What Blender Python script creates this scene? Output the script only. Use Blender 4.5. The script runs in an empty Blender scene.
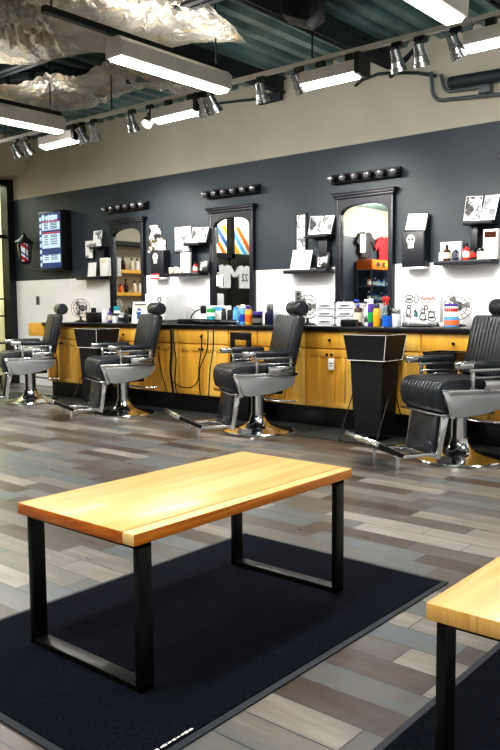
import bpy, bmesh, math, random
from mathutils import Vector, Matrix
random.seed(7)
PI = math.pi
SC = bpy.context.scene
COL = SC.collection

# ------------------------------------------------------------------ camera model
F_PX, YAW, PITCH, ROLL, CAM_H = 769.1031, .7011, .0898, -.0069, 1.0858
_f = Vector((-math.sin(YAW)*math.cos(PITCH), math.cos(YAW)*math.cos(PITCH), -math.sin(PITCH)))
_r0 = Vector((math.cos(YAW), math.sin(YAW), 0)); _u0 = _r0.cross(_f)
_r = _r0*math.cos(ROLL) + _u0*math.sin(ROLL)
_u = _u0*math.cos(ROLL) - _r0*math.sin(ROLL)
def at(px, py, axis, val):
    """point of the room where the sight line of a measured spot meets a plane (axis 0/1/2 = val)"""
    d = _f + _r*((px-250)/F_PX) - _u*((py-375)/F_PX)
    o = Vector((0, 0, CAM_H)); t = (val-o[axis])/d[axis]
    return o + d*t
def X(px, y, py=310): return at(px, py, 1, y).x
def Z(px, py, y): return at(px, py, 1, y).z
cam = bpy.data.cameras.new('camera'); co = bpy.data.objects.new('camera', cam); COL.objects.link(co)
cam.sensor_fit = 'HORIZONTAL'; cam.sensor_width = 36; cam.lens = F_PX/500*36
cam.clip_start = .05; cam.clip_end = 100
co.matrix_world = Matrix(((_r.x, _u.x, -_f.x, 0), (_r.y, _u.y, -_f.y, 0), (_r.z, _u.z, -_f.z, CAM_H), (0, 0, 0, 1)))
SC.camera = co

# ------------------------------------------------------------------ materials
def lin(c):
    return tuple(((v/255)/12.92 if v/255 <= .04045 else ((v/255+.055)/1.055)**2.4) for v in c) + (1,)
def newmat(name):
    m = bpy.data.materials.new(name); m.use_nodes = True
    nt = m.node_tree; b = nt.nodes['Principled BSDF']
    return m, nt, b
def N(nt, t, **kw):
    n = nt.nodes.new(t)
    for k, v in kw.items():
        if k in n.inputs.keys(): n.inputs[k].default_value = v
        else: setattr(n, k, v)
    return n
def math_n(nt, op, a, b=None):
    n = nt.nodes.new('ShaderNodeMath'); n.operation = op
    for i, v in enumerate((a, b)):
        if v is None: continue
        if isinstance(v, (int, float)): n.inputs[i].default_value = v
        else: nt.links.new(v, n.inputs[i])
    return n.outputs[0]
def ramp(nt, fac, stops, interp='LINEAR'):
    r = nt.nodes.new('ShaderNodeValToRGB'); r.color_ramp.interpolation = interp
    e = r.color_ramp.elements
    while len(e) < len(stops): e.new(.5)
    for i, (p, c) in enumerate(stops): e[i].position = p; e[i].color = lin(c)
    nt.links.new(fac, r.inputs[0]); return r.outputs[0]
def pbr(name, c, rough=.5, metal=0, var=.06, scale=8, bump=0, bscale=60, spec=None, coat=0):
    m, nt, b = newmat(name)
    b.inputs['Roughness'].default_value = rough; b.inputs['Metallic'].default_value = metal
    if spec is not None: b.inputs['Specular IOR Level'].default_value = spec
    if coat: b.inputs['Coat Weight'].default_value = coat; b.inputs['Coat Roughness'].default_value = .1
    tc = N(nt, 'ShaderNodeTexCoord')
    no = N(nt, 'ShaderNodeTexNoise', Scale=scale, Detail=3)
    nt.links.new(tc.outputs['Object'], no.inputs['Vector'])
    lo = tuple(max(0, v*(1-var)) for v in c); hi = tuple(min(255, v*(1+var)) for v in c)
    nt.links.new(ramp(nt, no.outputs['Fac'], [(.3, lo), (.7, hi)]), b.inputs['Base Color'])
    if bump:
        n2 = N(nt, 'ShaderNodeTexNoise', Scale=bscale, Detail=2); nt.links.new(tc.outputs['Object'], n2.inputs['Vector'])
        bp = N(nt, 'ShaderNodeBump', Strength=bump, Distance=.01); nt.links.new(n2.outputs['Fac'], bp.inputs['Height'])
        nt.links.new(bp.outputs['Normal'], b.inputs['Normal'])
    return m
def emis(name, c, strength, base=None):
    m, nt, b = newmat(name)
    b.inputs['Base Color'].default_value = lin(base or c)
    b.inputs['Emission Color'].default_value = lin(c); b.inputs['Emission Strength'].default_value = strength
    b.inputs['Roughness'].default_value = .4
    return m
def glass_mat(name, tint=(255, 255, 255), rough=.02):
    m, nt, b = newmat(name)
    out = nt.nodes['Material Output']
    tr = N(nt, 'ShaderNodeBsdfTransparent', Color=lin(tint)); gl = N(nt, 'ShaderNodeBsdfGlossy', Roughness=rough)
    fr = N(nt, 'ShaderNodeLayerWeight', Blend=.5); mx = N(nt, 'ShaderNodeMixShader')
    fac = math_n(nt, 'ADD', .04, math_n(nt, 'MULTIPLY', math_n(nt, 'POWER', fr.outputs['Facing'], 4.0), .6))
    nt.links.new(fac, mx.inputs[0]); nt.links.new(tr.outputs[0], mx.inputs[1]); nt.links.new(gl.outputs[0], mx.inputs[2])
    nt.links.new(mx.outputs[0], out.inputs['Surface']); return m
def wood(name, cols, axis='Y', scale=1.0, rough=.35, coat=.3, rings=9, stripe=None):
    """grain running along one object axis"""
    m, nt, b = newmat(name)
    b.inputs['Roughness'].default_value = rough
    b.inputs['Coat Weight'].default_value = coat; b.inputs['Coat Roughness'].default_value = .15
    tc = N(nt, 'ShaderNodeTexCoord'); mp = N(nt, 'ShaderNodeMapping')
    s = {'X': (.7, 7, 7), 'Y': (7, .7, 7), 'Z': (7, 7, .7)}[axis]
    mp.inputs['Scale'].default_value = tuple(v*scale for v in s)
    nt.links.new(tc.outputs['Object'], mp.inputs['Vector'])
    n1 = N(nt, 'ShaderNodeTexNoise', Scale=1.0, Detail=5, Roughness=.6, Distortion=.6)
    nt.links.new(mp.outputs[0], n1.inputs['Vector'])
    w = math_n(nt, 'FRACT', math_n(nt, 'MULTIPLY', n1.outputs['Fac'], rings))
    w = math_n(nt, 'ABSOLUTE', math_n(nt, 'SUBTRACT', w, .5))
    mixf = math_n(nt, 'ADD', math_n(nt, 'MULTIPLY', w, .55), math_n(nt, 'MULTIPLY', n1.outputs['Fac'], .75))
    if stripe:
        sx = N(nt, 'ShaderNodeSeparateXYZ'); nt.links.new(tc.outputs['Object'], sx.inputs[0])
        cell = math_n(nt, 'FLOOR', math_n(nt, 'DIVIDE', sx.outputs[0 if axis != 'X' else 1], stripe))
        wn = N(nt, 'ShaderNodeTexWhiteNoise', noise_dimensions='1D'); nt.links.new(cell, wn.inputs['W'])
        mixf = math_n(nt, 'ADD', mixf, math_n(nt, 'MULTIPLY', math_n(nt, 'SUBTRACT', wn.outputs['Value'], .5), .3))
    nt.links.new(ramp(nt, mixf, [(.25, cols[0]), (.55, cols[1]), (.85, cols[2])]), b.inputs['Base Color'])
    return m
def ribbed(name, c, axis, freq, rough=.3):
    m = pbr(name, c, rough, var=.15)
    nt = m.node_tree; b = nt.nodes['Principled BSDF']
    tc = N(nt, 'ShaderNodeTexCoord'); sx = N(nt, 'ShaderNodeSeparateXYZ'); nt.links.new(tc.outputs['Object'], sx.inputs[0])
    s = math_n(nt, 'ABSOLUTE', math_n(nt, 'SINE', math_n(nt, 'MULTIPLY', sx.outputs[axis], freq)))
    bp = N(nt, 'ShaderNodeBump', Strength=.5, Distance=.01); nt.links.new(s, bp.inputs['Height'])
    nt.links.new(bp.outputs['Normal'], b.inputs['Normal'])
    return m
def printed(name, bg, inks, scale=30, seed=0, cover=.5, rough=.5):
    """a printed picture: blotches of a few inks on paper"""
    m, nt, b = newmat(name); b.inputs['Roughness'].default_value = rough
    tc = N(nt, 'ShaderNodeTexCoord'); mp = N(nt, 'ShaderNodeMapping'); mp.inputs['Location'].default_value = (seed*3.7, seed*1.3, seed)
    nt.links.new(tc.outputs['Object'], mp.inputs['Vector'])
    n1 = N(nt, 'ShaderNodeTexNoise', Scale=scale, Detail=4, Roughness=.65); nt.links.new(mp.outputs[0], n1.inputs['Vector'])
    st = [(.42, inks[0])]; k = len(inks)
    for i in range(1, k): st.append((.42+.045*i, inks[i]))
    st.append((.42+.045*k-(1-cover)*.06, bg))
    nt.links.new(ramp(nt, n1.outputs['Fac'], st), b.inputs['Base Color'])
    return m

M = {}
M['wall_dark'] = pbr('dark slate wall paint', (44, 54, 62), .5, var=.05, scale=2)
M['wall_beige'] = pbr('beige wall paint', (186, 178, 160), .8, var=.03, scale=2)
M['wall_white'] = pbr('white wall paint', (236, 236, 238), .45, var=.02, scale=2)
M['cream'] = pbr('cream paint', (246, 236, 200), .8, var=.03, scale=2)
M['frame_black'] = pbr('black frame metal', (16, 16, 18), .4, var=.1)
M['black_wood'] = pbr('black painted wood', (26, 28, 36), .4, var=.12, scale=14)
M['mirror_wood'] = pbr('slate black mirror frame paint', (22, 24, 34), .4, var=.12, scale=14)
M['black_plastic'] = pbr('black plastic', (14, 14, 17), .35, var=.15)
M['black_fabric'] = pbr('black nylon', (13, 13, 17), .6, var=.25, bump=.3, bscale=25)
M['charcoal'] = pbr('charcoal laminate', (22, 22, 25), .3, var=.15, scale=40)
M['leather'] = pbr('black vinyl', (38, 42, 48), .26, var=.15, bump=.1, bscale=160, coat=.2)
M['leather_rib'] = ribbed('ribbed black vinyl', (40, 44, 50), 0, PI/.042)
M['chrome'] = pbr('chrome', (232, 234, 238), .14, 1, var=.02)
M['chrome_dull'] = pbr('brushed steel', (190, 192, 195), .25, 1, var=.05)
M['shell_grey'] = pbr('grey enamel', (176, 180, 184), .24, .45, var=.04, coat=.6)
M['maple'] = wood('maple veneer', [(206, 148, 52), (232, 180, 76), (242, 202, 110)], 'Z', .5, .35, .25, 3)
M['bench_wood'] = wood('oiled pine', [(212, 154, 80), (232, 186, 110), (244, 210, 146)], 'Y', .7, .42, .12, 4, stripe=.115)
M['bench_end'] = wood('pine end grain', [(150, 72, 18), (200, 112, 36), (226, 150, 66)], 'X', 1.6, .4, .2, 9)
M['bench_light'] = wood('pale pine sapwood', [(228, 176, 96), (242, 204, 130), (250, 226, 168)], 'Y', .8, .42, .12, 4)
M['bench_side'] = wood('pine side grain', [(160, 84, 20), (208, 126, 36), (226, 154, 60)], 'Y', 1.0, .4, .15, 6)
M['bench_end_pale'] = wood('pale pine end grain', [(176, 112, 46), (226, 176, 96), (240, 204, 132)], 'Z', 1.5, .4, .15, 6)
M['steel_black'] = pbr('black powder coated steel', (9, 9, 11), .38, var=.2)
M['mat'] = pbr('charcoal carpet mat', (19, 22, 33), .95, var=.35, scale=90, bump=.8, bscale=240, spec=.1)
M['mat_edge'] = pbr('black rubber edge', (30, 36, 46), .6, var=.1)
M['rubber'] = pbr('grey green rubber matting', (52, 58, 58), .6, var=.12, scale=20, bump=.2, bscale=120)
M['white_plastic'] = pbr('white plastic', (238, 238, 240), .3, var=.02)
M['paper'] = pbr('white paper', (236, 235, 230), .7, var=.02)
M['paper_cream'] = pbr('cream card', (232, 222, 190), .7, var=.03)
M['ink'] = pbr('black ink', (30, 30, 34), .7)
M['red_ink'] = pbr('red ink', (196, 44, 48), .6)
M['blue_ink'] = pbr('blue ink', (40, 82, 150), .6)
M['frosted'] = pbr('frosted drawer plastic', (208, 214, 220), .25, var=.04)
M['mirror'] = pbr('mirror silver', (238, 240, 238), .015, 1, var=0)
M['glass'] = glass_mat('window glass', (235, 240, 236))
M['clear'] = glass_mat('clear plastic', (225, 235, 240))
M['tube'] = emis('lit fluorescent lens', (255, 248, 238), 9)
M['tube_small'] = emis('lit wall washer lens', (244, 250, 255), 8)
M['lamp_on'] = emis('lit spot lamp', (255, 244, 190), 30)
M['lamp_soft'] = emis('softly lit lamp lens', (255, 246, 230), 1.1)
M['fixture'] = pbr('pale grey enamel fixture', (205, 200, 192), .4, var=.03)
M['bulb'] = pbr('silvered clear bulb', (150, 150, 155), .05, .7, var=.1)
M['conduit'] = pbr('grey conduit paint', (86, 92, 94), .45, .2, var=.08)
M['beam'] = pbr('dark joist paint', (34, 40, 44), .6, var=.2)
M['brown_glass'] = pbr('brown bottle', (64, 30, 16), .15, var=.1)
M['label'] = pbr('cream label', (225, 215, 190), .6)
M['red'] = pbr('red plastic', (176, 40, 34), .3)
M['blue'] = pbr('blue plastic', (40, 72, 180), .3)
M['liquid_blue'] = pbr('blue cleaner', (36, 104, 205), .1)
M['light_blue'] = pbr('light blue can', (92, 168, 220), .3)
M['teal'] = pbr('teal plastic', (30, 160, 172), .3)
M['orange'] = pbr('orange plastic', (226, 110, 36), .3)
M['yellow'] = pbr('amber yellow can', (226, 164, 38), .3)
M['purple'] = pbr('purple plastic', (74, 48, 140), .3)
M['green'] = pbr('green plastic', (40, 160, 84), .3)
M['navy'] = pbr('navy plastic', (24, 30, 66), .3)
M['grey'] = pbr('grey plate', (112, 112, 108), .4)
M['jersey_w'] = pbr('white jersey cloth', (220, 222, 222), .8, bump=.2, bscale=20)
M['jersey_r'] = pbr('red jersey cloth', (150, 26, 34), .8)
M['photo_bw'] = printed('black and white photo print', (225, 225, 225), [(14, 14, 18), (60, 60, 66), (130, 130, 136)], 13, 1, .8)
M['photo_col'] = printed('colour photo print', (230, 228, 220), [(30, 36, 26), (70, 80, 50), (130, 96, 76)], 11, 2, .7)
M['magazine'] = printed('magazine print', (228, 230, 234), [(60, 62, 70), (138, 142, 152)], 13, 4, .5)
M['poster'] = printed('poster print', (238, 238, 236), [(110, 114, 122), (176, 172, 166)], 13, 6, .2)

# deck: dark teal metal
m, nt, b = newmat('dark teal metal deck'); M['deck'] = m
b.inputs['Metallic'].default_value = .5; b.inputs['Roughness'].default_value = .34
tc = N(nt, 'ShaderNodeTexCoord'); n1 = N(nt, 'ShaderNodeTexNoise', Scale=1.6, Detail=4); nt.links.new(tc.outputs['Object'], n1.inputs['Vector'])
nt.links.new(ramp(nt, n1.outputs['Fac'], [(.3, (70, 98, 100)), (.55, (112, 142, 142)), (.75, (170, 194, 190))]), b.inputs['Base Color'])
# crumpled silver foil, warm reflections painted in as brown and gold tints
m, nt, b = newmat('crumpled foil facing'); M['foil'] = m
b.inputs['Metallic'].default_value = .55; b.inputs['Roughness'].default_value = .32
tc = N(nt, 'ShaderNodeTexCoord'); n1 = N(nt, 'ShaderNodeTexNoise', Scale=2.4, Detail=6, Roughness=.62, Distortion=1.2); nt.links.new(tc.outputs['Object'], n1.inputs['Vector'])
nt.links.new(ramp(nt, n1.outputs['Fac'], [(.25, (120, 88, 54)), (.38, (176, 164, 142)), (.5, (172, 168, 158)), (.6, (150, 146, 138)), (.68, (206, 180, 134)), (.78, (240, 238, 232))]), b.inputs['Base Color'])
n2 = N(nt, 'ShaderNodeTexNoise', Scale=9, Detail=5, Distortion=2.0); nt.links.new(tc.outputs['Object'], n2.inputs['Vector'])
bp = N(nt, 'ShaderNodeBump', Strength=.55, Distance=.06); nt.links.new(n2.outputs['Fac'], bp.inputs['Height']); nt.links.new(bp.outputs['Normal'], b.inputs['Normal'])
# wood look plank tiles, long side along X
m, nt, b = newmat('grey brown plank tile'); M['floor'] = m
tc = N(nt, 'ShaderNodeTexCoord'); sx = N(nt, 'ShaderNodeSeparateXYZ'); nt.links.new(tc.outputs['Object'], sx.inputs[0])
PW, PL = .125, .56
fy = math_n(nt, 'DIVIDE', sx.outputs[1], PW); row = math_n(nt, 'FLOOR', fy)
wn = N(nt, 'ShaderNodeTexWhiteNoise', noise_dimensions='1D'); nt.links.new(row, wn.inputs['W'])
fx = math_n(nt, 'ADD', math_n(nt, 'DIVIDE', sx.outputs[0], PL), math_n(nt, 'MULTIPLY', wn.outputs['Value'], 7.0)); colm = math_n(nt, 'FLOOR', fx)
cv = N(nt, 'ShaderNodeCombineXYZ'); nt.links.new(row, cv.inputs[0]); nt.links.new(colm, cv.inputs[1])
wn2 = N(nt, 'ShaderNodeTexWhiteNoise', noise_dimensions='2D'); nt.links.new(cv.outputs[0], wn2.inputs['Vector'])
mp = N(nt, 'ShaderNodeMapping'); mp.inputs['Scale'].default_value = (2.2, 16, 1); nt.links.new(tc.outputs['Object'], mp.inputs['Vector'])
va = N(nt, 'ShaderNodeVectorMath', operation='ADD'); vs = N(nt, 'ShaderNodeVectorMath', operation='SCALE'); vs.inputs['Scale'].default_value = 13.0
nt.links.new(wn2.outputs['Color'], vs.inputs[0]); nt.links.new(mp.outputs[0], va.inputs[0]); nt.links.new(vs.outputs[0], va.inputs[1])
gr = N(nt, 'ShaderNodeTexNoise', Scale=1.6, Detail=6, Roughness=.6); nt.links.new(va.outputs[0], gr.inputs['Vector'])
tone = math_n(nt, 'ADD', math_n(nt, 'MULTIPLY', wn2.outputs['Value'], .62), math_n(nt, 'MULTIPLY', gr.outputs['Fac'], .45))
cA = ramp(nt, tone, [(.12, (62, 50, 42)), (.34, (88, 78, 70)), (.48, (104, 100, 95)), (.58, (96, 104, 108)), (.7, (120, 114, 106)), (.86, (150, 144, 136)), (1, (182, 178, 172))])
ex = math_n(nt, 'MULTIPLY', math_n(nt, 'SUBTRACT', .5, math_n(nt, 'ABSOLUTE', math_n(nt, 'SUBTRACT', math_n(nt, 'FRACT', fx), .5))), PL)
ey = math_n(nt, 'MULTIPLY', math_n(nt, 'SUBTRACT', .5, math_n(nt, 'ABSOLUTE', math_n(nt, 'SUBTRACT', math_n(nt, 'FRACT', fy), .5))), PW)
grout = math_n(nt, 'LESS_THAN', math_n(nt, 'MINIMUM', ex, ey), .0022)
mx = N(nt, 'ShaderNodeMix', data_type='RGBA'); nt.links.new(grout, mx.inputs[0]); nt.links.new(cA, mx.inputs[6]); mx.inputs[7].default_value = lin((56, 62, 68))
nt.links.new(mx.outputs[2], b.inputs['Base Color'])
nt.links.new(math_n(nt, 'ADD', math_n(nt, 'MULTIPLY', gr.outputs['Fac'], .25), .2), b.inputs['Roughness'])
bp = N(nt, 'ShaderNodeBump', Strength=.25, Distance=.004); nt.links.new(math_n(nt, 'SUBTRACT', gr.outputs['Fac'], grout), bp.inputs['Height']); nt.links.new(bp.outputs['Normal'], b.inputs['Normal'])

# ------------------------------------------------------------------ mesh builder
class MB:
    def __init__(s): s.bm = bmesh.new(); s.mi = 0; s.mats = []
    def m(s, mat):
        mat = M[mat] if isinstance(mat, str) else mat
        if mat not in s.mats: s.mats.append(mat)
        s.mi = s.mats.index(mat); return s
    def _merge(s, b2, mtx=None):
        if mtx is not None: bmesh.ops.transform(b2, matrix=mtx, verts=b2.verts)
        vm = {v: s.bm.verts.new(v.co) for v in b2.verts}
        for f in b2.faces:
            try: nf = s.bm.faces.new([vm[v] for v in f.verts]); nf.material_index = s.mi
            except ValueError: pass
        b2.free(); return s
    def box(s, c, d, bev=0, seg=2, rot=None):
        b2 = bmesh.new(); bmesh.ops.create_cube(b2, size=1)
        bmesh.ops.scale(b2, vec=Vector(d), verts=b2.verts)
        if bev: bmesh.ops.bevel(b2, geom=list(b2.edges), offset=min(bev, min(d)*.49), segments=seg, profile=.5, affect='EDGES')
        mt = Matrix.Translation(Vector(c))
        if rot is not None: mt = mt @ rot.to_4x4()
        return s._merge(b2, mt)
    def b2p(s, lo, hi, bev=0, seg=2):
        lo, hi = Vector(lo), Vector(hi); return s.box((lo+hi)/2, hi-lo, bev, seg)
    def lathe(s, prof, c=(0, 0, 0), n=24, rot=None):
        b2 = bmesh.new(); rings = []
        for r, z in prof:
            if r < 1e-5: rings.append([b2.verts.new((0, 0, z))])
            else: rings.append([b2.verts.new((r*math.cos(2*PI*i/n), r*math.sin(2*PI*i/n), z)) for i in range(n)])
        for a, b in zip(rings, rings[1:]):
            for i in range(n):
                j = (i+1) % n
                if len(a) == 1 and len(b) == 1: continue
                if len(a) == 1: b2.faces.new((a[0], b[j], b[i]))
                elif len(b) == 1: b2.faces.new((a[i], a[j], b[0]))
                else: b2.faces.new((a[i], a[j], b[j], b[i]))
        if len(rings[0]) > 1: b2.faces.new(rings[0][::-1])
        if len(rings[-1]) > 1: b2.faces.new(rings[-1])
        mt = Matrix.Translation(Vector(c))
        if rot is not None: mt = mt @ rot.to_4x4()
        return s._merge(b2, mt)
    def cyl(s, p0, p1, r, r2=None, n=16):
        p0, p1 = Vector(p0), Vector(p1); d = p1-p0
        return s.lathe([(r, 0), (r if r2 is None else r2, d.length)], p0, n, d.to_track_quat('Z', 'Y').to_matrix())
    def tube(s, pts, r, n=8, closed=False):
        pts = [Vector(p) for p in pts]; b2 = bmesh.new(); rings = []; k = len(pts); up = None
        for i, p in enumerate(pts):
            if closed: t = (pts[(i+1) % k]-pts[i-1]).normalized()
            else: t = (pts[min(i+1, k-1)]-pts[max(i-1, 0)]).normalized()
            if up is None: up = Vector((0, 0, 1)) if abs(t.z) < .9 else Vector((1, 0, 0))
            a = t.cross(up)
            if a.length < 1e-4: a = t.orthogonal()
            a.normalize(); bb = a.cross(t).normalized(); up = bb
            rings.append([b2.verts.new(p + (a*math.cos(2*PI*j/n)+bb*math.sin(2*PI*j/n))*r) for j in range(n)])
        seq = list(zip(rings, rings[1:])) + ([(rings[-1], rings[0])] if closed else [])
        for A, B in seq:
            for j in range(n): b2.faces.new((A[j], A[(j+1) % n], B[(j+1) % n], B[j]))
        if not closed: b2.faces.new(rings[0][::-1]); b2.faces.new(rings[-1])
        return s._merge(b2)
    def prism(s, poly, d0, d1, plane='XZ', bev=0):
        """polygon in a plane, extruded along the third axis"""
        P = {'XZ': lambda a, b, d: (a, d, b), 'YZ': lambda a, b, d: (d, a, b), 'XY': lambda a, b, d: (a, b, d)}[plane]
        b2 = bmesh.new()
        A = [b2.verts.new(P(a, b, d0)) for a, b in poly]; B = [b2.verts.new(P(a, b, d1)) for a, b in poly]
        k = len(poly)
        b2.faces.new(A[::-1]); b2.faces.new(B)
        for i in range(k): b2.faces.new((A[i], A[(i+1) % k], B[(i+1) % k], B[i]))
        bmesh.ops.recalc_face_normals(b2, faces=b2.faces)
        if bev: bmesh.ops.bevel(b2, geom=list(b2.edges), offset=bev, segments=2, profile=.5, affect='EDGES')
        return s._merge(b2)
    def ell(s, c, r, n=16):
        b2 = bmesh.new(); bmesh.ops.create_uvsphere(b2, u_segments=n, v_segments=max(6, n//2), radius=1)
        return s._merge(b2, Matrix.Translation(Vector(c)) @ Matrix.Diagonal((*r, 1)))
    def loft(s, rings, cap=True):
        vs = [[s.bm.verts.new(p) for p in r] for r in rings]; n = len(vs[0])
        for A, B in zip(vs, vs[1:]):
            for j in range(n):
                f = s.bm.faces.new((A[j], A[(j+1) % n], B[(j+1) % n], B[j])); f.material_index = s.mi
        if cap:
            for r in (vs[0][::-1], vs[-1]): f = s.bm.faces.new(r); f.material_index = s.mi
        return s
    def quad(s, *pts):
        f = s.bm.faces.new([s.bm.verts.new(p) for p in pts]); f.material_index = s.mi; return s
    def build(s, name, mat=None, parent=None, smooth=True, loc=None):
        if mat is not None and not s.mats: s.mats.append(M[mat] if isinstance(mat, str) else mat)
        bmesh.ops.recalc_face_normals(s.bm, faces=s.bm.faces)
        me = bpy.data.meshes.new(name); s.bm.to_mesh(me); s.bm.free()
        for mm in s.mats: me.materials.append(mm)
        if smooth:
            for p in me.polygons: p.use_smooth = True
            me.set_sharp_from_angle(angle=math.radians(38))
        o = bpy.data.objects.new(name, me); COL.objects.link(o)
        if parent is not None: o.parent = parent
        if loc is not None: o.location = loc
        return o
def tag(o, label, cat, group=None):
    o['label'] = label; o['category'] = cat
    if group: o['group'] = group
    return o
def thing(name, label, cat, loc=(0, 0, 0), rz=0, group=None):
    o = bpy.data.objects.new(name, None); COL.objects.link(o); o.empty_display_size = .1
    o.location = loc; o.rotation_euler = (0, 0, rz); return tag(o, label, cat, group)
def struct(o): o['kind'] = 'structure'; return o
def kids(o): return [c for c in bpy.data.objects if c.parent == o]
def dup(root, loc, label=None, rz=None, parent=None):
    r = root.copy(); COL.objects.link(r)
    if parent is not None: r.parent = parent
    else: r.location = loc
    if rz is not None: r.rotation_euler = (0, 0, rz)
    if label: r['label'] = label
    for ch in kids(root): dup(ch, None, parent=r)
    return r
def rot(ax, deg): return Matrix.Rotation(math.radians(deg), 3, ax)

# ================================================================== SETTING
YW, XL, XR, YB, ZC = 6.3076, -9.75, 3.2, -4.8, 3.36
b = MB(); b.m('floor').b2p((XL-2.2, YB, -.1), (XR, YW+.2, 0)); struct(b.build('floor'))
Z1, Z2 = 1.4578, 2.5926
b = MB()
b.m('wall_white').b2p((XL, YW, 0), (XR, YW+.15, Z1)); b.m('wall_dark').b2p((XL, YW, Z1), (XR, YW+.15, Z2)); b.m('wall_beige').b2p((XL, YW, Z2), (XR, YW+.15, ZC+.1))
struct(b.build('wall_back'))
b = MB(); b.m('wall_white').b2p((-8.425, YW-.004, .0), (-8.415, YW, Z1)); b.m('wall_dark')
struct(b.build('trim_1'))       # thin panel joint in the white wainscot
# right and rear walls
b = MB(); b.m('wall_white').b2p((XR, YB, 0), (XR+.15, YW+.15, Z1)); b.m('wall_beige').b2p((XR, YB, Z1), (XR+.15, YW+.15, ZC+.1)); struct(b.build('wall_right'))
b = MB(); b.m('wall_dark').b2p((XL, YB-.15, 0), (XR, YB, Z2)); b.m('wall_beige').b2p((XL, YB-.15, Z2), (XR, YB, ZC+.1)); struct(b.build('wall_front'))
# left wall: storefront glass by the corner, solid wall, a second window, solid wall
b = MB()
b.m('wall_beige').b2p((XL-.15, 3.2, 0), (XL, 5.0, ZC+.1)).b2p((XL-.15, 5.0, 2.88), (XL, YW, ZC+.1))
b.b2p((XL-.15, .3, 2.9), (XL, 3.2, ZC+.1)).b2p((XL-.15, 2.75, 0), (XL, 3.2, 2.9))
b.m('wall_dark').b2p((XL-.15, YB, 0), (XL, .3, 2.66)); b.m('wall_beige').b2p((XL-.15, YB, 2.66), (XL, .3, ZC+.1))
struct(b.build('wall_left'))
# window_1: black storefront frame in the corner
b = MB(); b.m('frame_black')
b.b2p((XL-.1, 6.2, 0), (XL+.07, YW, 2.87)).b2p((XL-.1, 5.0, 0), (XL+.02, 5.1, 2.87)).b2p((XL-.1, 5.0, 2.8), (XL+.02, YW, 2.87)).b2p((XL-.1, 5.0, 2.06), (XL+.02, YW, 2.105)).b2p((XL-.1, 5.0, 0), (XL+.02, YW, .12))
w1 = struct(b.build('window_1'))
b = MB(); b.m('glass').b2p((XL-.05, 5.08, .1), (XL-.045, 6.22, 2.82)); b.build('glass_pane', parent=w1)
# window_2: four pane window further along, seen in the mirrors
b = MB(); b.m('frame_black')
for y in (.3, 1.48, 2.67): b.b2p((XL-.1, y, .5), (XL+.02, y+.1, 2.9))
for z in (.5, 1.98, 2.83): b.b2p((XL-.1, .3, z), (XL+.02, 2.75, z+.09))
w2 = struct(b.build('window_2'))
b = MB(); b.m('glass').b2p((XL-.05, .35, .5), (XL-.045, 2.7, 2.9)); b.build('glass_pane', parent=w2)
b = MB(); b.m('wall_dark').b2p((XL-.15, .3, 0), (XL, 2.75, .5)); struct(b.build('trim_2'))
# pale rooms beyond the glass
b = MB(); b.m('cream').b2p((XL-2.3, -.5, 0), (XL-2.2, YW+.6, 3.2)).b2p((XL-2.2, YW+.35, 0), (XL-.15, YW+.45, 3.2)); struct(b.build('wall_corridor'))
# bulkhead over the storefront
b = MB(); b.m('wall_beige').prism([(XL, 2.9), (-9.42, 2.9), (-9.18, ZC), (XL, ZC)], 2.5, YW, 'XZ'); struct(b.build('trim_3'))
# corrugated deck
b = MB(); b.m('deck'); n = 0
x = XL
prof = []
while x < XR:
    prof += [(x, ZC), (x+.08, ZC), (x+.10, ZC+.05), (x+.18, ZC+.05)]; x += .20
vs0 = [b.bm.verts.new((px, YB, pz)) for px, pz in prof]; vs1 = [b.bm.verts.new((px, YW+.15, pz)) for px, pz in prof]
for i in range(len(prof)-1): b.bm.faces.new((vs0[i], vs0[i+1], vs1[i+1], vs1[i]))
b.b2p((XL-2.4, YB, ZC+.1), (XR+.2, YW+.2, ZC+.2))
struct(b.build('ceiling', smooth=False))
# joists under the deck
def joist(n, p, q, w=.09, h=.16, z=None):
    p, q = Vector(p), Vector(q); d = (q-p); L = d.length; a = math.atan2(d.y, d.x)
    bb = MB(); bb.m('beam').box((0, 0, h/2), (L, .02, h)).box((0, 0, h-.01), (L, w, .02)).box((0, 0, .01), (L, w, .02))
    o = bb.build('trim_%d' % n); c = (p+q)/2; o.location = (c.x, c.y, p.z); o.rotation_euler = (0, 0, a); return struct(o)
joist(4, (XL+.1, 3.98, 3.15), (XR-.1, 3.98, 3.15), .12, .2)
joist(5, (XL+.1, 1.6, 3.15), (XR-.1, 1.6, 3.15), .12, .2)
for k, x in enumerate((-4.85, -3.62, -2.3)): joist(6+k, (x, 4.06, 3.2), (x, YW-.02, 3.2), .07, .15)

# ================================================================== CEILING FITTINGS
def ceil_light(label, x, y0, y1, zb):
    t = thing('ceiling_light', label, 'ceiling light', (x, (y0+y1)/2, zb), 0, 'long fluorescent ceiling lights'); L = y1-y0
    b = MB(); b.m('fixture').prism([(-.08, .02), (.08, .02), (.085, .115), (.05, .15), (-.05, .15), (-.085, .115)], -L/2, L/2, 'XZ'); b.build('housing', parent=t)
    b = MB(); b.m('tube').prism([(-.062, .021), (-.045, 0), (.045, 0), (.062, .021)], -L/2+.01, L/2-.01, 'XZ'); b.build('diffuser', parent=t)
    b = MB(); b.m('frame_black').box((0, -.27, .175), (.045, L+.54, .04))
    for yy in (-L/2-.48, L*.42): b.cyl((0, yy, .19), (0, yy, ZC-zb), .006)
    b.build('support_rail', parent=t); return t
ceil_light('long fluorescent ceiling light in the middle of the photo, ending at the spotlight track', -4.04, 3.42, 4.5, 2.7)
ceil_light('long fluorescent ceiling light at the left edge of the photo', -6.1, 3.2, 4.5, 2.7)
ceil_light('long fluorescent ceiling light at the top right corner of the photo', -2.06, 3.1, 4.3, 2.7)
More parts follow.
